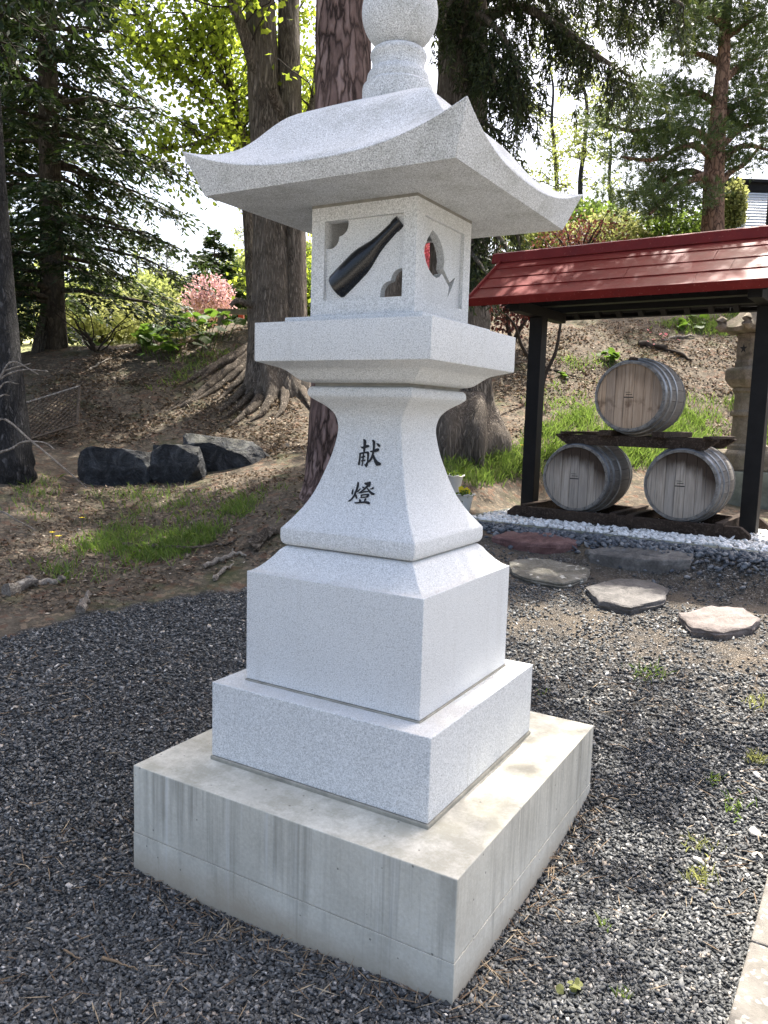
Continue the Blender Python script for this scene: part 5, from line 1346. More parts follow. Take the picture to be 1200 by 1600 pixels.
# ---- shrubs
def shrub(name, label, base, rx, rz, seed, mat, L, W, n, stems=9, cat='shrub', grp=None, up=.75):
    rng = np.random.default_rng(seed); base = np.asarray(base, float); lim = []
    for k in range(stems):
        a = rng.uniform(0, 6.28); r_ = rx * rng.uniform(.3, .9)
        lim.append((curve(base, base + np.array([math.cos(a) * r_, math.sin(a) * r_, rz * rng.uniform(.6, 1.0)]), .1, 6, .03 * rx, rng), np.linspace(.016 + .012 * rx, .004, 6)))
    q = unit(rng.normal(size=(n, 3))) * (rng.uniform(.15, 1, (n, 1)) ** .5); cl = unit(rng.normal(size=(26, 3))) * .75
    j = rng.integers(0, 26, n); q = q * .55 + cl[j] * .55
    P = base + q * np.array([rx, rx, rz * .55]) + np.array([0, 0, rz * .55])
    P[:, 2] = np.maximum(P[:, 2], base[2] + .02)
    t = thing(name, label, cat, base, 0, grp)
    stuff(link('stems', tubes_mesh('stems', [(offset(base, p), r) for p, r in lim], 5), M['twig'], t))
    stuff(link('crown', kites('crown', offset(base, P), rng.normal(size=(n, 3)) + q, rng.uniform(.7, 1.3, n) * L, rng.uniform(.7, 1.3, n) * W, None, rng), M[mat], t))
    return t
def shrub_px(name, label, px, pyb, D, rx, rz, *a, **k):
    b = at(px, pyb, D); return shrub(name, label, b, rx, rz, *a, **k)
shrub('blossom_tree', 'round pink blossoming tree beyond the bank on the left', at(326, 514, 24), .92, 1.55, 91, 'pink', .075, .065, 6500, 12, 'tree')
shrub_px('azalea_bush', 'bright pink flowering bush glimpsed through the carved glass opening', 655, 500, 13.5, 1.2, 1.9, 92, 'hotpink', .045, .04, 11000)
shrub_px('red_maple_shrub', 'dark red leaved maple shrub on the slope behind the left shelter post', 800, 540, 12.0, .9, 1.5, 93, 'redleaf', .07, .05, 3000, 7)
shrub_px('red_maple_shrub', 'wide dark red leaved shrub on the hill above the red roof', 900, 430, 16.5, 1.3, 1.25, 94, 'redleaf', .07, .045, 1500, 16)
shrub_px('hill_shrub', 'yellow green shrub above the red roof left of the pine trunk', 965, 420, 17.5, 1.1, 1.3, 95, 'yellowbush', .09, .07, 3500)
shrub_px('hill_shrub', 'yellow green shrub between the pine trunk and the shrine roof', 1138, 420, 18, .35, 1.9, 96, 'yellowbush', .09, .07, 3500)
shrub_px('hill_shrub', 'dark green shrub at the foot of the spreading pine', 1050, 420, 17.2, 1.0, 1.4, 97, 'bush', .09, .07, 3500)
shrub_px('hill_shrub', 'loose olive shrub on the hilltop between cedar and thin trees', 840, 400, 18, 1.2, .9, 98, 'larch', .09, .07, 3000)
shrub_px('hill_shrub', 'dull green shrub on the hilltop behind the thin trees', 905, 395, 21, 1.6, 1.2, 99, 'bush', .10, .08, 4000)
shrub_px('hill_shrub', 'green shrub behind the grey trunks at the right of the bank', 487, 560, 13.6, .9, 1.5, 101, 'bush', .08, .06, 3000)
# far hedge of pale bushes in the field and a dark wood behind
for i, (px, D, rx, rz, mt, lb) in enumerate([(150, 30, 3.0, 1.7, 'yellowbush', 'pale yellow green bush in the field left of the fir trunk'), (225, 33, 3.2, 1.9, 'yellowbush', 'pale yellow green bush in the field right of the fir trunk'),
                                    (262, 36, 2.2, 2.8, 'larch', 'tall pale bush left of the pink blossom'), (30, 34, 3.4, 2.2, 'yellowbush', 'pale bush in the field at the far left edge'), (395, 34, 2.0, 3.4, 'larch', 'pale olive bush behind the vermilion rail'),
                                    (470, 36, 2.6, 3.2, 'bush', 'green bush far behind the grey trunks')]):
    shrub('field_bush', lb, ground_px(px, D), rx, rz, 110 + i, mt, .17, .13, 6000, 8, 'shrub', 'bushes in the far field')
for i, (px, D, h_) in enumerate([(-60, 60, 9), (60, 66, 8), (150, 70, 7), (240, 75, 7), (460, 60, 9), (560, 70, 13), (640, 60, 12)]):
    shrub('far_tree', ['hazy tree on the skyline beyond the left edge', 'hazy skyline tree behind the fir trunk', 'hazy skyline tree right of the fir trunk', 'hazy skyline tree left of the spruce', 'hazy skyline tree behind the grey trunks', 'hazy skyline tree behind the red pine', 'hazy skyline tree behind the lantern roof'][i],
          ground_px(px, D), 3.2, h_ * .6, 130 + i, 'larch', .35, .28, 2500, 6, 'tree', 'trees on the skyline')

# ---- butterbur clump: large leaves, each its own part
M['butterbur'] = mat_leaf('butterbur_leaf', [(0, (.03, .065, .012)), (1, (.07, .13, .02))], .35, .5, (.20, .34, .04))
def big_leaf_mesh():
    V = [(0, 0, 0)]; F = []; n = 16
    for k in range(n):
        a = 2 * math.pi * k / n; r_ = (1 - .35 * max(0, math.cos(a)) ** 6) * (1 + .06 * math.sin(5 * a)); V.append((r_ * math.cos(a) - .25, r_ * math.sin(a), .12 * r_ * math.cos(3 * a) - .10))
    for k in range(n): F.append((0, 1 + k, 1 + (k + 1) % n))
    return py_mesh('large_leaf', V, F, 80)
BLM = big_leaf_mesh()
def clump(name, label, base, n, spread, hgt, size, seed, mat, cat='plant'):
    rng = np.random.default_rng(seed); t = thing(name, label, cat, base); me = BLM.copy(); tb = []
    for k in range(n):
        a = rng.uniform(0, 6.28); r_ = spread * math.sqrt(rng.uniform(0, 1)); x, y = math.cos(a) * r_, math.sin(a) * r_
        z = gz(base[0] + x, base[1] + y) - base[2] + hgt * rng.uniform(.5, 1.1); s = size * rng.uniform(.6, 1.15)
        o = link('large_leaf', me, M[mat], t, (x, y, z), (rng.normal(0, .35), rng.normal(0, .35), rng.uniform(0, 6.28))); o.scale = (s, s, s)
        tb.append((np.array([[x * .8, y * .8, z - hgt], [x * .9, y * .9, z - hgt * .4], [x, y, z]]), np.array([.012, .01, .007]) * (size / .2)))
    stuff(link('stalks', tubes_mesh('stalks', tb, 5), M['bush'], t)); return t
clump('butterbur_plant', 'clump of big dark green butterbur leaves on the crest of the left bank', hit(290, 540, d0=8), 64, .85, .34, .115, 141, 'butterbur')
clump('butterbur_plant', 'small pair of bright butterbur leaves below the larger clump', hit(228, 550, d0=8), 5, .14, .16, .13, 142, 'butterbur')
clump('leafy_plant', 'bright green leafy plant on the slope above the upper barrel', hit(952, 566, d0=8), 14, .12, .14, .075, 143, 'butterbur')
clump('leafy_plant', 'low leafy weed on the slope behind the left shelter post', hit(882, 590, d0=8), 8, .10, .07, .05, 144, 'butterbur')
clump('leafy_plant', 'leafy weed under the rear eave at the hill crest', hit(1075, 508, d0=8), 12, .3, .10, .08, 145, 'butterbur')
clump('leafy_plant', 'small leafy weed on the slope left of the upper barrel', hit(900, 655, d0=8), 10, .15, .06, .05, 146, 'butterbur')
clump('leafy_plant', 'tiny bright sprout in the gravel at the bottom right', hit(885, 1550), 7, .035, .035, .014, 147, 'yellowbush')
clump('purple_flower_plant', 'sprig of purple flowers on the slope above the upper barrel', hit(1030, 535, d0=8), 10, .3, .06, .028, 148, 'hotpink')
# ------------------------------------------------------------------ grass, litter, gravel
def blades(name, label, P, h, seed, mat='grass', lean=.5, w=.006, kind=True, cat='grass'):
    rng = np.random.default_rng(seed); N = len(P); a = rng.uniform(0, 6.28, N); ln = rng.uniform(.1, 1, N) * lean
    D = np.stack([np.cos(a) * ln, np.sin(a) * ln, np.ones(N)], -1); D = unit(D); L = h * rng.uniform(.5, 1.2, N)
    S = unit(np.cross(D, rng.normal(size=(N, 3)))); W_ = (w * rng.uniform(.7, 1.3, N))[:, None]
    mid = P + D * (L * .55)[:, None]; tip = P + D * (L * .85)[:, None] + np.stack([np.cos(a), np.sin(a), -.15 * np.ones(N)], -1) * (L * .32 * ln)[:, None]
    V = np.stack([P - S * W_ * .5, P + S * W_ * .5, mid + S * W_ * .4, tip, mid - S * W_ * .4], 1)
    me = np_mesh(name, V.reshape(-1, 3), np.arange(N * 5).reshape(N, 5))
    o = link(name, me, M[mat])
    if kind: stuff(tag(o, label, cat))
    return o
def patch(px_poly, n, seed, clumpy=.5):
    """random ground points inside a ground polygon given by picture corners"""
    rng = np.random.default_rng(seed); G = np.array([hit(q[0], q[1], d0=1.5)[:2] for q in px_poly]); lo, hi = G.min(0), G.max(0)
    X = rng.uniform(lo[0], hi[0], n * 4); Y = rng.uniform(lo[1], hi[1], n * 4)
    jx = .28 * fbm(X * 2.1, Y * 2.1, seed + 71) + rng.normal(0, .08, n * 4); jy = .28 * fbm(X * 2.1 + 7, Y * 2.1, seed + 73) + rng.normal(0, .08, n * 4)
    k = in_poly(X + jx, Y + jy, [tuple(g) for g in G]) & (fbm(X * 2.2, Y * 2.2, seed, 3) + rng.normal(0, .25, n * 4) > (clumpy - .5) * .9)
    X, Y = X[k][:n], Y[k][:n]
    return np.stack([X, Y, H(X, Y) - .005], -1)
blades('lawn_grass', 'ragged patch of short green grass in front of the boulders', np.concatenate([patch([(40, 895), (90, 850), (210, 800), (330, 775), (390, 800), (330, 850), (220, 885), (110, 905)], 4200, 201, .72),
                                                                                  patch([(0, 800), (60, 740), (330, 760), (460, 760), (480, 800), (200, 790), (60, 830)], 1500, 202, .8)]), .10, 203, lean=.9, w=.007)
blades('lawn_grass', 'lush bright grass behind the barrels and around the old lantern', np.concatenate([patch([(790, 700), (880, 655), (930, 650), (1000, 655), (1140, 620), (1200, 640), (1200, 720), (1120, 730), (1000, 720), (860, 720)], 12500, 204, .45),
                                                                                       patch([(690, 720), (800, 690), (860, 700), (850, 740), (760, 760), (700, 745)], 1500, 205, .7)]), .17, 206, lean=.8, w=.009)
blades('lawn_grass', 'thin scattered grass on the hill crest under the rear eave', patch([(1000, 515), (1060, 498), (1190, 492), (1200, 520), (1100, 520)], 2200, 207, .5), .13, 208, lean=.8, w=.010)
blades('lawn_grass', 'sparse weeds on the slope behind the shelter', np.concatenate([patch([(820, 640), (870, 560), (960, 560), (1100, 600), (1140, 640), (960, 660)], 1500, 209, .85), patch([(260, 560), (380, 530), (400, 560), (300, 610), (230, 620)], 700, 210, .85)]), .10, 211, lean=1.0, w=.010)

def tuft(px, py, n, h, seed, label, r=.03, mat='grass'):
    rng = np.random.default_rng(seed); p = hit(px, py); q = rng.normal(0, r, (n, 2)); P = np.stack([q[:, 0], q[:, 1], np.zeros(n)], -1)
    P[:, 2] = H(p[0] + q[:, 0], p[1] + q[:, 1]) - p[2]
    o = blades('grass_tuft', '', P, h, seed + 1, mat, 1.3, .005, False); o.location = p; return tag(o, label, 'grass tuft', 'weed tufts in the gravel')
for i, a in enumerate([(1010, 1055, 60, .06, 'largest dull green tuft in shaded gravel right of the plinth', .045), (1185, 1098, 40, .05, 'yellow green tuft at the right edge below the stepping stones', .03), (1182, 1190, 60, .05, 'yellow green tuft at the right edge beside the path', .02),
                       (1112, 1222, 22, .045, 'faint small tuft in the dark shaded gravel', .02), (1150, 1265, 34, .05, 'green tuft just inside the edge of the shade', .028), (1095, 1326, 34, .05, 'bright tuft lit by the sun near the path', .028),
                       (1095, 1378, 40, .06, 'bright grassy tuft nearest the path slab', .026), (945, 1450, 14, .04, 'tiny tuft in gravel right of the plinth corner', .012), (972, 1560, 14, .03, 'tiny tuft at the bottom of the gravel', .012), (720, 745, 60, .20, 'upright grass growing beside the white flower pots', .05),
                       (850, 1082, 12, .03, 'tiny weed near the granite step', .02)]):
    tuft(a[0], a[1], a[2], a[3], 220 + 3 * i, a[4], a[5], 'yellowbush' if 'yellow' in a[4] or 'bright' in a[4] else 'grass')

# fallen leaves on the bank and hill
def litter(px_poly, n, seed, L=.07, W=.045):
    P = patch(px_poly, n, seed, .35); rng = np.random.default_rng(seed + 1); P[:, 2] += .012; D = rng.normal(size=(len(P), 3)); D[:, 2] *= .35; return P, D
A1 = litter([(50, 690), (60, 600), (150, 550), (390, 510), (400, 560), (470, 640), (470, 720), (300, 690), (120, 700)], 11000, 231)
A2 = litter([(790, 690), (800, 530), (900, 505), (1190, 500), (1200, 700), (1000, 660), (900, 640)], 8500, 233)
A3 = litter([(0, 960), (0, 760), (120, 750), (460, 730), (500, 800), (430, 880), (200, 930), (80, 960)], 6500, 235, .05, .03)
for (P_, D_), L_, lb in [(A1, .052, 'brown fallen leaves strewn over the left bank'), (A2, .050, 'brown fallen leaves strewn over the slope behind the shelter'), (A3, .036, 'scraps of dry leaf on the bare soil before the boulders')]:
    stuff(tag(link('fallen_leaves', kites('fallen_leaves', P_, D_, RNG.uniform(.5, 1.3, len(P_)) * L_, RNG.uniform(.5, 1.2, len(P_)) * L_ * .6, np.tile([0, 0, 1.], (len(P_), 1))), M['litter']), lb, 'fallen leaves'))

# crushed gravel: real stones, dense near the camera, thinning with distance
M['gravel'] = mat_stones('crushed_slate_gravel', [(0, (.036, .037, .037)), (.35, (.068, .071, .071)), (.70, (.11, .113, .112)), (.90, (.18, .18, .175)), (.965, (.27, .262, .245)), (.985, (.32, .26, .20)), (1, (.55, .54, .51))], .72, .35, .3)
def gravel_points(n, dmin, dmax, seed):
    rng = np.random.default_rng(seed)
    de = np.sqrt(rng.uniform(dmin ** 2, dmax ** 2, n)); la = rng.uniform(-.56, .58, n) * (de + .15)
    X = CAM[0] + la * RH[0] + de * FH[0]; Y = CAM[1] + la * RH[1] + de * FH[1]
    jx = .16 * fbm(X * 3, Y * 3, 41); jy = .16 * fbm(X * 3 + 5, Y * 3, 43)
    k = in_poly(X + jx, Y + jy, GRAVEL)
    k &= ~((np.abs(X) < .60) & (Y > -.60) & (Y < .647))
    rel = np.stack([X, Y], -1) - k0[:2]; k &= (rel @ kn < .005)
    u = (X - SA[0]) * SU[0] + (Y - SA[1]) * SU[1]; v = (X - SA[0]) * SV[0] + (Y - SA[1]) * SV[1]; k &= ~((u > BU0 - .1) & (v > BV0 - .12) & (u < BU1 + .1))
    # trodden earth shows around the stepping stones
    wn_ = np.zeros(n)
    for (px, py, r) in WORN: p = WPT[(px, py)]; wn_ = np.maximum(wn_, np.exp(-((X - p[0]) ** 2 + (Y - p[1]) ** 2) / r ** 2))
    k &= rng.uniform(0, 1, n) > wn_ * np.clip(.72 + 1.1 * fbm(X * 4, Y * 4, 47), 0, .97)
    return X[k], Y[k], de[k], rng
WORN = [(900, 905, .9), (1130, 1010, .5), (930, 965, .65), (1180, 950, .5), (800, 870, .5), (1010, 985, .45), (850, 960, .5), (1060, 935, .5)]
WPT = {(a, b): hit(a, b) for a, b, _ in WORN}
GP = []; GS = []
for n_, d0_, d1_, s0, s1, sd_ in [(52000, 1.35, 2.35, .0042, .0110, 301), (46000, 2.35, 3.3, .0045, .0118, 302), (44000, 3.3, 5.2, .006, .0130, 303), (15000, 5.2, 7.2, .009, .016, 304)]:
    X, Y, de, rg = gravel_points(n_, d0_, d1_, sd_)
    GP.append(np.stack([X, Y, H(X, Y) + rg.uniform(-.004, .007, len(X))], -1)); GS.append(s0 + (s1 - s0) * rg.beta(1.3, 2.4, len(X)))
GP = np.concatenate(GP); GS = np.concatenate(GS)
stuff(tag(link('gravel', stones_mesh('gravel', GP, GS, 'cube', .52, .30), M['gravel']), 'dark grey crushed stone gravel covering the yard', 'gravel'))
# a few larger pale pebbles lying on the gravel, each its own
M['palepeb'] = mat_stones('pale_stone', [(0, (.30, .27, .22)), (.5, (.42, .39, .34)), (1, (.55, .52, .47))], .8, .3, .3)
for i, (px, py, s_, lb) in enumerate([(1090, 1347, .022, 'pale flat pebble between two bright tufts'), (1180, 1305, .02, 'pale pebble beside the path edge upper one'), (1183, 1340, .018, 'round tan pebble touching the path slab'), (988, 948, .035, 'pale chip in front of the middle stepping stone'),
                                      (985, 1062, .015, 'small stone beside the dull tuft'), (1185, 1215, .02, 'pinkish pebble near the right edge')]):
    p = hit(px, py); me = stones_mesh('loose_stone', np.array([[0, 0, .006]]), np.array([s_]), 'ico', .5, .10, True, np.random.default_rng(400 + i)); tag(link('loose_stone', me, M['palepeb'], None, p), lb, 'stone', 'loose pale stones on the gravel')

# dry needles on the gravel
def needle_scatter(n, seed):
    rng = np.random.default_rng(seed); X, Y, de, rg = gravel_points(n, 1.35, 4.2, seed)
    c = fbm(X * 2.3, Y * 2.3, 51, 3) + rng.normal(0, .3, len(X)) > .12; X, Y = X[c], Y[c]
    P = np.stack([X, Y, H(X, Y) + .0155], -1); a = rng.uniform(0, 6.28, len(X)); return P, np.stack([np.cos(a), np.sin(a), rng.normal(0, .12, len(X))], -1)
P_, D_ = needle_scatter(3400, 61)
ex = []
for e_ in [(.62, .0, 0), (0, -.62, 1)]:
    n_ = 190; t_ = RNG.uniform(-.6, .62, n_); o_ = np.abs(RNG.normal(0, .05, n_))
    X, Y = (.61 + o_, t_) if e_[2] == 0 else (t_, -.61 - o_)
    ex.append(np.stack([X, Y, H(X, Y) + .012], -1))
P_ = np.concatenate([P_] + ex); nD = len(P_) - len(D_); a = RNG.uniform(0, 6.28, nD); D_ = np.concatenate([D_, np.stack([np.cos(a), np.sin(a), RNG.normal(0, .2, nD)], -1)])
stuff(tag(link('dry_needles', kites('dry_needles', P_, D_, RNG.uniform(.04, .10, len(P_)), .0034, np.tile([0, 0, 1.], (len(P_), 1))), M['needle_l']), 'dry brown pine needles scattered on the gravel', 'pine needles'))

# ------------------------------------------------------------------ sticks, exposed roots, bare shrub
def stick(pts, r, label, name='fallen_branch', mat='palewood', cat='branch', grp=None, lift=.02, d0=1.5):
    P = np.array([hit(q[0], q[1], d0=d0) for q in pts]); P[:, 2] += lift; b = P[0].copy(); P_ = smooth_poly(P, 4)
    mb = MB(); P_[1:-1] += RNG.normal(0, r * .35, (len(P_) - 2, 3)); mb.tube(P_ - b, np.linspace(r, r * .35, len(P_)) * (1 + RNG.normal(0, .14, len(P_))), 9, True, .14); return tag(mb.build(name, M[mat], None, 70, b), label, cat, grp)
G1 = 'exposed roots on the soil'; G2 = 'fallen branches'
stick([(10, 930), (45, 918), (85, 913), (100, 908)], .045, 'pale weathered root lying at the left edge of the gravel', 'exposed_root', 'palewood', 'root', G1)
stick([(125, 958), (135, 943), (142, 933)], .028, 'short pale root stub pointing toward the gravel', 'exposed_root', 'palewood', 'root', G1)
stick([(318, 890), (345, 878), (370, 868), (385, 872)], .022, 'thin crooked root in front of the lantern pedestal', 'exposed_root', 'palewood', 'root', G1)
stick([(395, 858), (415, 845), (440, 830), (470, 815)], .06, 'thick grey root running to the red pine', 'exposed_root', 'root', 'root', G1)
stick([(190, 855), (240, 858), (300, 862), (370, 848)], .022, 'long low root across the grass patch', 'exposed_root', 'root', 'root', G1)
stick([(335, 910), (350, 895), (365, 885)], .018, 'short root by the gravel edge near the pedestal', 'exposed_root', 'palewood', 'root', G1)
stick([(998, 540), (1030, 545), (1060, 555), (1080, 565)], .05, 'dark branch lying on the slope above the upper barrel', mat='twig', grp=G2, d0=8)
stick([(1035, 533), (1060, 528), (1085, 528)], .03, 'lighter branch lying higher on the slope', mat='palewood', grp=G2, d0=8)
stick([(852, 575), (880, 585), (910, 593)], .02, 'thin branch lying behind the left shelter post', mat='twig', grp=G2, d0=8)
stick([(100, 1490), (112, 1498), (125, 1504)], .004, 'short twig on the near left gravel', mat='needle_l', grp=G2, lift=.012)
stick([(160, 1503), (190, 1512), (215, 1522)], .0045, 'longer twig on the near left gravel', mat='needle_l', grp=G2, lift=.012)
stick([(140, 580), (155, 570), (180, 560)], .02, 'pale stick on the left bank crest', mat='palewood', grp=G2, d0=8)

bs_base = hit(-40, 860)
bs = thing('bare_shrub', 'pale bare twigs reaching in from the left edge', 'shrub', bs_base)
tw = [[(-40, 860, 4.9), (-20, 720, 4.6), (0, 655, 4.5), (50, 690, 4.5), (110, 740, 4.5), (135, 762, 4.5)], [(-40, 860, 4.9), (-30, 640, 4.6), (0, 590, 4.6), (20, 565, 4.6), (60, 585, 4.6)], [(-40, 860, 4.9), (-35, 700, 4.7), (0, 605, 4.7), (30, 600, 4.7)],
      [(-40, 860, 4.9), (-20, 730, 4.6), (20, 700, 4.6), (40, 690, 4.6), (70, 692, 4.6), (85, 702, 4.6)], [(-40, 860, 4.9), (-10, 800, 4.7), (30, 815, 4.7), (55, 828, 4.7)], [(-40, 860, 4.9), (-30, 620, 4.7), (0, 592, 4.7), (35, 578, 4.7), (75, 580, 4.7)],
      [(-40, 860, 4.9), (-35, 660, 4.7), (0, 620, 4.7), (15, 618, 4.7)], [(-40, 860, 4.9), (-20, 650, 4.6), (0, 590, 4.6), (15, 577, 4.6), (48, 568, 4.6)]]
for l_ in tw:
    P_ = smooth_poly([at(*q) for q in l_], 5); mb = MB(); mb.tube(P_ - bs_base, np.linspace(.010, .003, len(P_)), 6); mb.build('stem', M['palewood'], bs, 60)
bs2 = hit(300, 548, d0=8); bb = thing('bare_shrub', 'low bare dark shrub on the bank crest beside the fir', 'shrub', hit(150, 548, d0=8))
rng = np.random.default_rng(77)
for k in range(12):
    a = rng.uniform(0, 6.28); mb = MB(); mb.tube(curve((0, 0, -.05), (math.cos(a) * .7, math.sin(a) * .7, rng.uniform(.3, .75)), .1, 7, .03, rng), np.linspace(.014, .004, 7), 5); mb.build('stem', M['twig'], bb, 60)
# thin slanting sapling behind the left shelter post
sb = hit(848, 605, d0=8)
sp = thing('sapling', 'thin slanting bare sapling behind the left shelter post', 'sapling', sb)
for l_ in [[(846, 610, 10.6), (852, 585, 10.6), (868, 550, 10.6), (876, 505, 10.6), (880, 470, 10.6)], [(846, 610, 10.6), (835, 575, 10.6), (815, 540, 10.5), (805, 510, 10.4), (790, 490, 10.3)]]:
    P_ = smooth_poly([at(*q) for q in l_], 5); mb = MB(); mb.tube(P_ - sb, np.linspace(.035, .012, len(P_)), 8); mb.build('stem', M['twig'], sp, 60)
# dandelions
M['yellow'] = mat_plain('dandelion_yellow', (.75, .58, .03), .6, .2, .15, 60, 0)
for i, (px, py, lb) in enumerate([(128, 818, 'yellow dandelion at the top of the grass patch'), (92, 848, 'left yellow dandelion in the grass patch'), (82, 842, 'leftmost small yellow dandelion in the grass patch'), (815, 700, 'yellow dandelion near the left shelter post')]):
    p = hit(px, py + 8); t = thing('dandelion', lb, 'flower', p, 0, 'yellow dandelions')
    mb = MB(); mb.tube([(0, 0, -.01), (.005, 0, .05), (.003, .004, .085)], .003, 5); mb.build('stalk', M['bush'], t)
    mb = MB()
    for k in range(14):
        a = k * math.pi / 7; r_ = .022 if k % 2 else .015; mb.add([(0, 0, .088), (r_ * math.cos(a - .2), r_ * math.sin(a - .2), .094), (r_ * 1.1 * math.cos(a), r_ * 1.1 * math.sin(a), .092), (r_ * math.cos(a + .2), r_ * math.sin(a + .2), .094)], [(0, 1, 2, 3)])
    mb.build('flower_head', M['yellow'], t)

# ------------------------------------------------------------------ white flower pots beside the lantern
M['potwhite'] = mat_plain('white_plastic_pot', (.66, .65, .60), .5, .4, .12, 8, .05)
M['potsoil'] = mat_plain('potting_soil', (.03, .022, .016), .95, .1, .4, 30, .5)
def pot(px, py, D, label, flowers, seed):
    rng = np.random.default_rng(seed); p = at(px, py, D); p[2] = gz(p[0], p[1])
    t = thing('flower_pot', label, 'flower pot', p, 0, 'scalloped white flower pots'); V = []; F = []; n = 32
    prof_ = [(.055, 0), (.062, .02), (.088, .15), (.098, .165, 1), (.108, .168, 1), (.104, .173, 1), (.094, .170, 1), (.085, .150), (.075, .12)]
    for q in prof_:
        for k in range(n):
            a = 2 * math.pi * k / n; w = 1 + (.05 * math.cos(8 * a) if len(q) == 3 else 0); zz2 = q[1] + (.006 * math.cos(8 * a) if len(q) == 3 else 0); V.append((q[0] * w * math.cos(a), q[0] * w * math.sin(a), zz2))
    for j in range(len(prof_) - 1):
        for k in range(n): a, b = j * n + k, j * n + (k + 1) % n; F.append((a, b, b + n, a + n))
    F.append(tuple(range(n - 1, -1, -1))); link('pot_body', py_mesh('pot_body', V, F, 50), M['potwhite'], t)
    mb = MB(); mb.lathe([(.076, .128), (.074, .135), (.01, .142)], 20); mb.build('soil', M['potsoil'], t, 60)
    m = 130; q = rng.normal(0, .035, (m, 3)) * np.array([1, 1, .6]) + np.array([0, 0, .17]); stuff(link('leaves', kites('leaves', q, rng.normal(size=(m, 3)), .035, .02), M['bush'], t))
    for k in range(flowers):
        a = rng.uniform(0, 6.28); c = np.array([math.cos(a) * .035, math.sin(a) * .035, .205 + rng.uniform(-.012, .025)]); mb = MB()
        for j in range(5):
            b = j * 1.2566 + rng.uniform(0, .3); ex_, ez_ = math.cos(b), math.sin(b)
            right_ = np.array([RH[0], RH[1], 0]); ctr = c - np.array([FH[0], FH[1], 0]) * .012 + (right_ * ex_ + np.array([0, 0, ez_])) * .013
            mb.add([ctr + (right_ * math.cos(s_) + np.array([0, 0, math.sin(s_)])) * .013 - np.array([FH[0], FH[1], 0]) * .002 * j for s_ in np.linspace(0, 5.5, 8)], [tuple(range(8))])
        mb.build('flower', M['yellow'], t)
    return t
pot(724, 786, 7.2, 'white scalloped pot of yellow pansies beside the lantern shaft', 4, 501)
pot(708, 770, 7.6, 'white scalloped pot half hidden behind the pansy pot', 0, 502)

# ------------------------------------------------------------------ left bank odds and ends
M['greywood'] = mat_bark('grey_weathered_wood', (.03, .028, .024), (.085, .078, .066), (.15, .14, .12), 40, 3, .4)
M['lathwood'] = mat_bark('brown_lath', (.04, .03, .022), (.11, .085, .062), (.17, .135, .10), 40, 40, .3)
lb0 = at(85, 690, 9.3)
la = thing('lattice_panel', 'diagonal wooden lattice panel leaning on the left bank', 'lattice', lb0)
c0, c1, c2, c3 = at(32, 692, 9.2), at(122, 664, 9.2), at(116, 612, 9.7), at(32, 632, 9.7)
ex_ = unit(c1 - c0); wd = np.linalg.norm(c1 - c0); ey_ = c3 - c0; ey_ = unit(ey_ - ex_ * (ey_ @ ex_)); hg = np.linalg.norm(c3 - c0) * .97; ez_ = np.cross(ex_, ey_)
def lath(p, q, zoff, w_=.016, th_=.007):
    d_ = unit(q - p); s_ = np.cross(ez_, d_) * w_ / 2; n_ = ez_ * th_ / 2; o_ = ez_ * zoff - lb0
    V = [p - s_ - n_ + o_, p + s_ - n_ + o_, p + s_ + n_ + o_, p - s_ + n_ + o_, q - s_ - n_ + o_, q + s_ - n_ + o_, q + s_ + n_ + o_, q - s_ + n_ + o_]
    mb = MB(); mb.add(V, [(0, 1, 2, 3), (7, 6, 5, 4), (0, 4, 5, 1), (1, 5, 6, 2), (2, 6, 7, 3), (3, 7, 4, 0)]); return mb
for sgn in (1, -1):
    for k in np.arange(-hg, wd, .085):
        x0, y0 = k, 0.0; x1, y1 = k + hg, hg
        if x0 < 0: y0 -= x0; x0 = 0.0
        if x1 > wd: y1 -= x1 - wd; x1 = wd
        if x1 - x0 < .04: continue
        if sgn < 0: y0, y1 = hg - y0, hg - y1
        lath(c0 + ex_ * x0 + ey_ * y0, c0 + ex_ * x1 + ey_ * y1, .0045 * sgn).build('lath', M['lathwood'], la)
for a_, b_ in [((0, 0), (wd, 0)), ((wd, 0), (wd, hg)), ((wd, hg), (0, hg)), ((0, hg), (0, 0))]:
    lath(c0 + ex_ * a_[0] + ey_ * a_[1], c0 + ex_ * b_[0] + ey_ * b_[1], .0125, .03, .012).build('lattice_rim', M['palewood'] if a_[1] == hg and b_[1] == hg else M['lathwood'], la)
for i, (x0, x1, y0, y1, lb) in enumerate([(38, 58, 588, 540, 'leftmost grey plank leaning by the fir trunk'), (46, 66, 586, 492, 'tall grey plank leaning second from the left by the fir'), (52, 70, 584, 480, 'tallest grey plank leaning against the fir trunk'), (58, 73, 582, 500, 'grey plank leaning fourth from the left by the fir'), (64, 76, 575, 535, 'short rightmost grey plank leaning by the fir')]):
    p = at(x0, y0, 12.0 + .08 * i); q = at(x1, y1, 12.5 + .05 * i); b = p.copy()
    ax_ = unit(q - p); sx_ = unit(np.cross(ax_, np.array([FH[0], FH[1], 0]))); nn_ = np.cross(sx_, ax_); V = []
    for e_ in (p - ax_ * .2, q):
        for (a_, c_) in [(-1, -1), (1, -1), (1, 1), (-1, 1)]: V.append(e_ + sx_ * .05 * a_ + nn_ * .012 * c_ - b)
    mb = MB(); mb.add(V, [(3, 2, 1, 0), (4, 5, 6, 7), (0, 1, 5, 4), (1, 2, 6, 5), (2, 3, 7, 6), (3, 0, 4, 7)]); tag(mb.build('leaning_plank', M['greywood'], None, None, b), lb, 'plank', 'planks leaning on the fir')
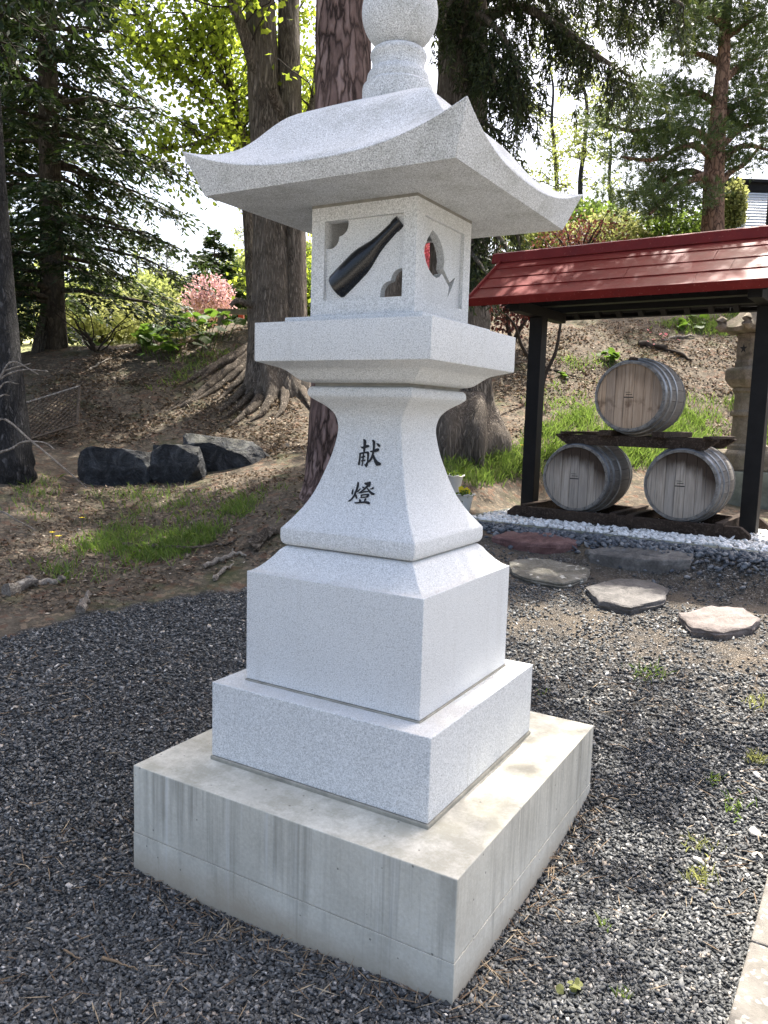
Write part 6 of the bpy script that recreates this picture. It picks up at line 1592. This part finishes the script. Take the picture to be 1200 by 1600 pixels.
# grey beam on posts with a vermilion beam behind
M['vermilion'] = mat_plain('vermilion_paint', (.55, .07, .03), .5, .4, .12, 8, .05)
M['greystone'] = mat_plain('grey_weathered_beam', (.17, .165, .145), .9, .2, .3, 8, .4)
rb = at(366, 500, 14.4); rl = thing('low_rail', 'grey beam on short posts with a vermilion beam behind it beyond the bank', 'rail', rb, YAW)
mb = MB(); mb.box(-.30, .62, -.05, .05, .10, .19); mb.build('beam', M['greystone'], rl)
for x in (-.24, .45): mb = MB(); mb.box(x - .055, x + .055, -.05, .05, -.5, .0995); mb.build('post', M['greystone'], rl)
mb = MB(); mb.box(-.20, .95, .5, .62, .17, .255); mb.build('vermilion_beam', M['vermilion'], rl)
mb = MB(); mb.box(-.02, .07, .5, .62, -.5, .1695); mb.build('vermilion_post', M['vermilion'], rl)

# ------------------------------------------------------------------ shrine roof and pole at the right edge
M['metalroof'] = mat_plain('pale_metal_roof', (.50, .51, .53), .32, .5, .12, 3, .05, .35)
M['shrinewood'] = mat_plain('dark_shrine_timber', (.045, .033, .025), .7, .3, .3, 8, .2)
D_ = 17.6
e0 = at(1146, 362, D_); e1 = e0 + np.array([RH[0], RH[1], 0]) * 6.0; sb_ = np.array([e0[0], e0[1], gz(e0[0] + FH[0] * 2, e0[1] + FH[1] * 2)])
sr = thing('shrine_building', 'shrine hall with a stepped pale metal roof at the right edge', 'building', sb_, YAW)
zE = e0[2] - sb_[2]; nst = 14; run, rise = 1.55, 1.30
mb = MB(); mb.box(.45, 5.6, .75, 4.2, -.6, zE + .1); mb.build('wall', M['shrinewood'], sr)
for k in range(nst):
    y0 = run * k / nst; z0_ = zE + rise * k / nst; x0 = .30 * k / nst
    mb = MB(); V = [(x0, y0, z0_), (6.3, y0, z0_), (6.3, y0 + run / nst + .03, z0_ + rise / nst - .02), (x0, y0 + run / nst + .03, z0_ + rise / nst - .02), (x0, y0, z0_ + .035), (6.3, y0, z0_ + .035), (6.3, y0 + run / nst + .03, z0_ + rise / nst + .005), (x0, y0 + run / nst + .03, z0_ + rise / nst + .005)]
    mb.add(V, [(3, 2, 1, 0), (4, 5, 6, 7), (0, 1, 5, 4), (1, 2, 6, 5), (2, 3, 7, 6), (3, 0, 4, 7)]); mb.build('roof_course', M['metalroof'], sr)
mb = MB(); V = [(0, run * 2 + .1, zE - .3), (6.3, run * 2 + .1, zE - .3), (6.3, run + .06, zE + rise), (.3, run + .06, zE + rise)]; mb.add(V, [(0, 1, 2, 3)]); mb.add([(x, y, z - .05) for x, y, z in V], [(3, 2, 1, 0)]); mb.build('rear_roof', M['metalroof'], sr)
mb = MB(); mb.box(-.05, 6.4, run - .08, run + .22, zE + rise - .02, zE + rise + .18); mb.build('ridge', M['blackwood'], sr)
mb = MB(); mb.box(-.25, 6.4, run - .16, run + .3, zE + rise + .1805, zE + rise + .25); mb.build('ridge_cap', M['blackwood'], sr)
pb_ = ground_px(1178, 10.5); pt_ = at(1196, 100, 10.5)
po = thing('flag_pole', 'dark upright pole in front of the shrine roof at the right edge', 'pole', pb_)
hz_ = pt_[2] - pb_[2]
mb = MB(); mb.lathe([(.05, -.3), (.05, hz_ * .55), (.042, hz_)], 14); mb.build('shaft', M['blackwood'], po, 50)
mb = MB(); mb.lathe([(.05, hz_ - .02), (.055, hz_), (.055, hz_ + .05), (.03, hz_ + .08)], 14); mb.build('cap', M['blackwood'], po, 50)
mb = MB(); mb.lathe([(.02, hz_ + .06), (.018, hz_ + 1.4)], 10); mb.build('tip_rod', M['potwhite'], po, 50)
# overhead wires in the sky
M['wire'] = mat_plain('wire', (.12, .12, .13), .6, .3, .1, 5, 0)
for i, (y_, lb) in enumerate([(383, 'upper thin overhead wire above the blossom'), (391, 'lower thin overhead wire above the blossom')]):
    a = at(-500, y_ - 28, 55); b = at(900, y_ + 8, 75); mb = MB(); mb.tube(curve(a, b, -.8, 20) - a, .014, 5); tag(mb.build('overhead_wire', M['wire'], None, None, a), lb, 'wire', 'overhead wires')

scene.cycles.max_bounces = 6
scene.cycles.diffuse_bounces = 3
scene.cycles.glossy_bounces = 2
scene.cycles.transmission_bounces = 3
scene.cycles.use_adaptive_sampling = True
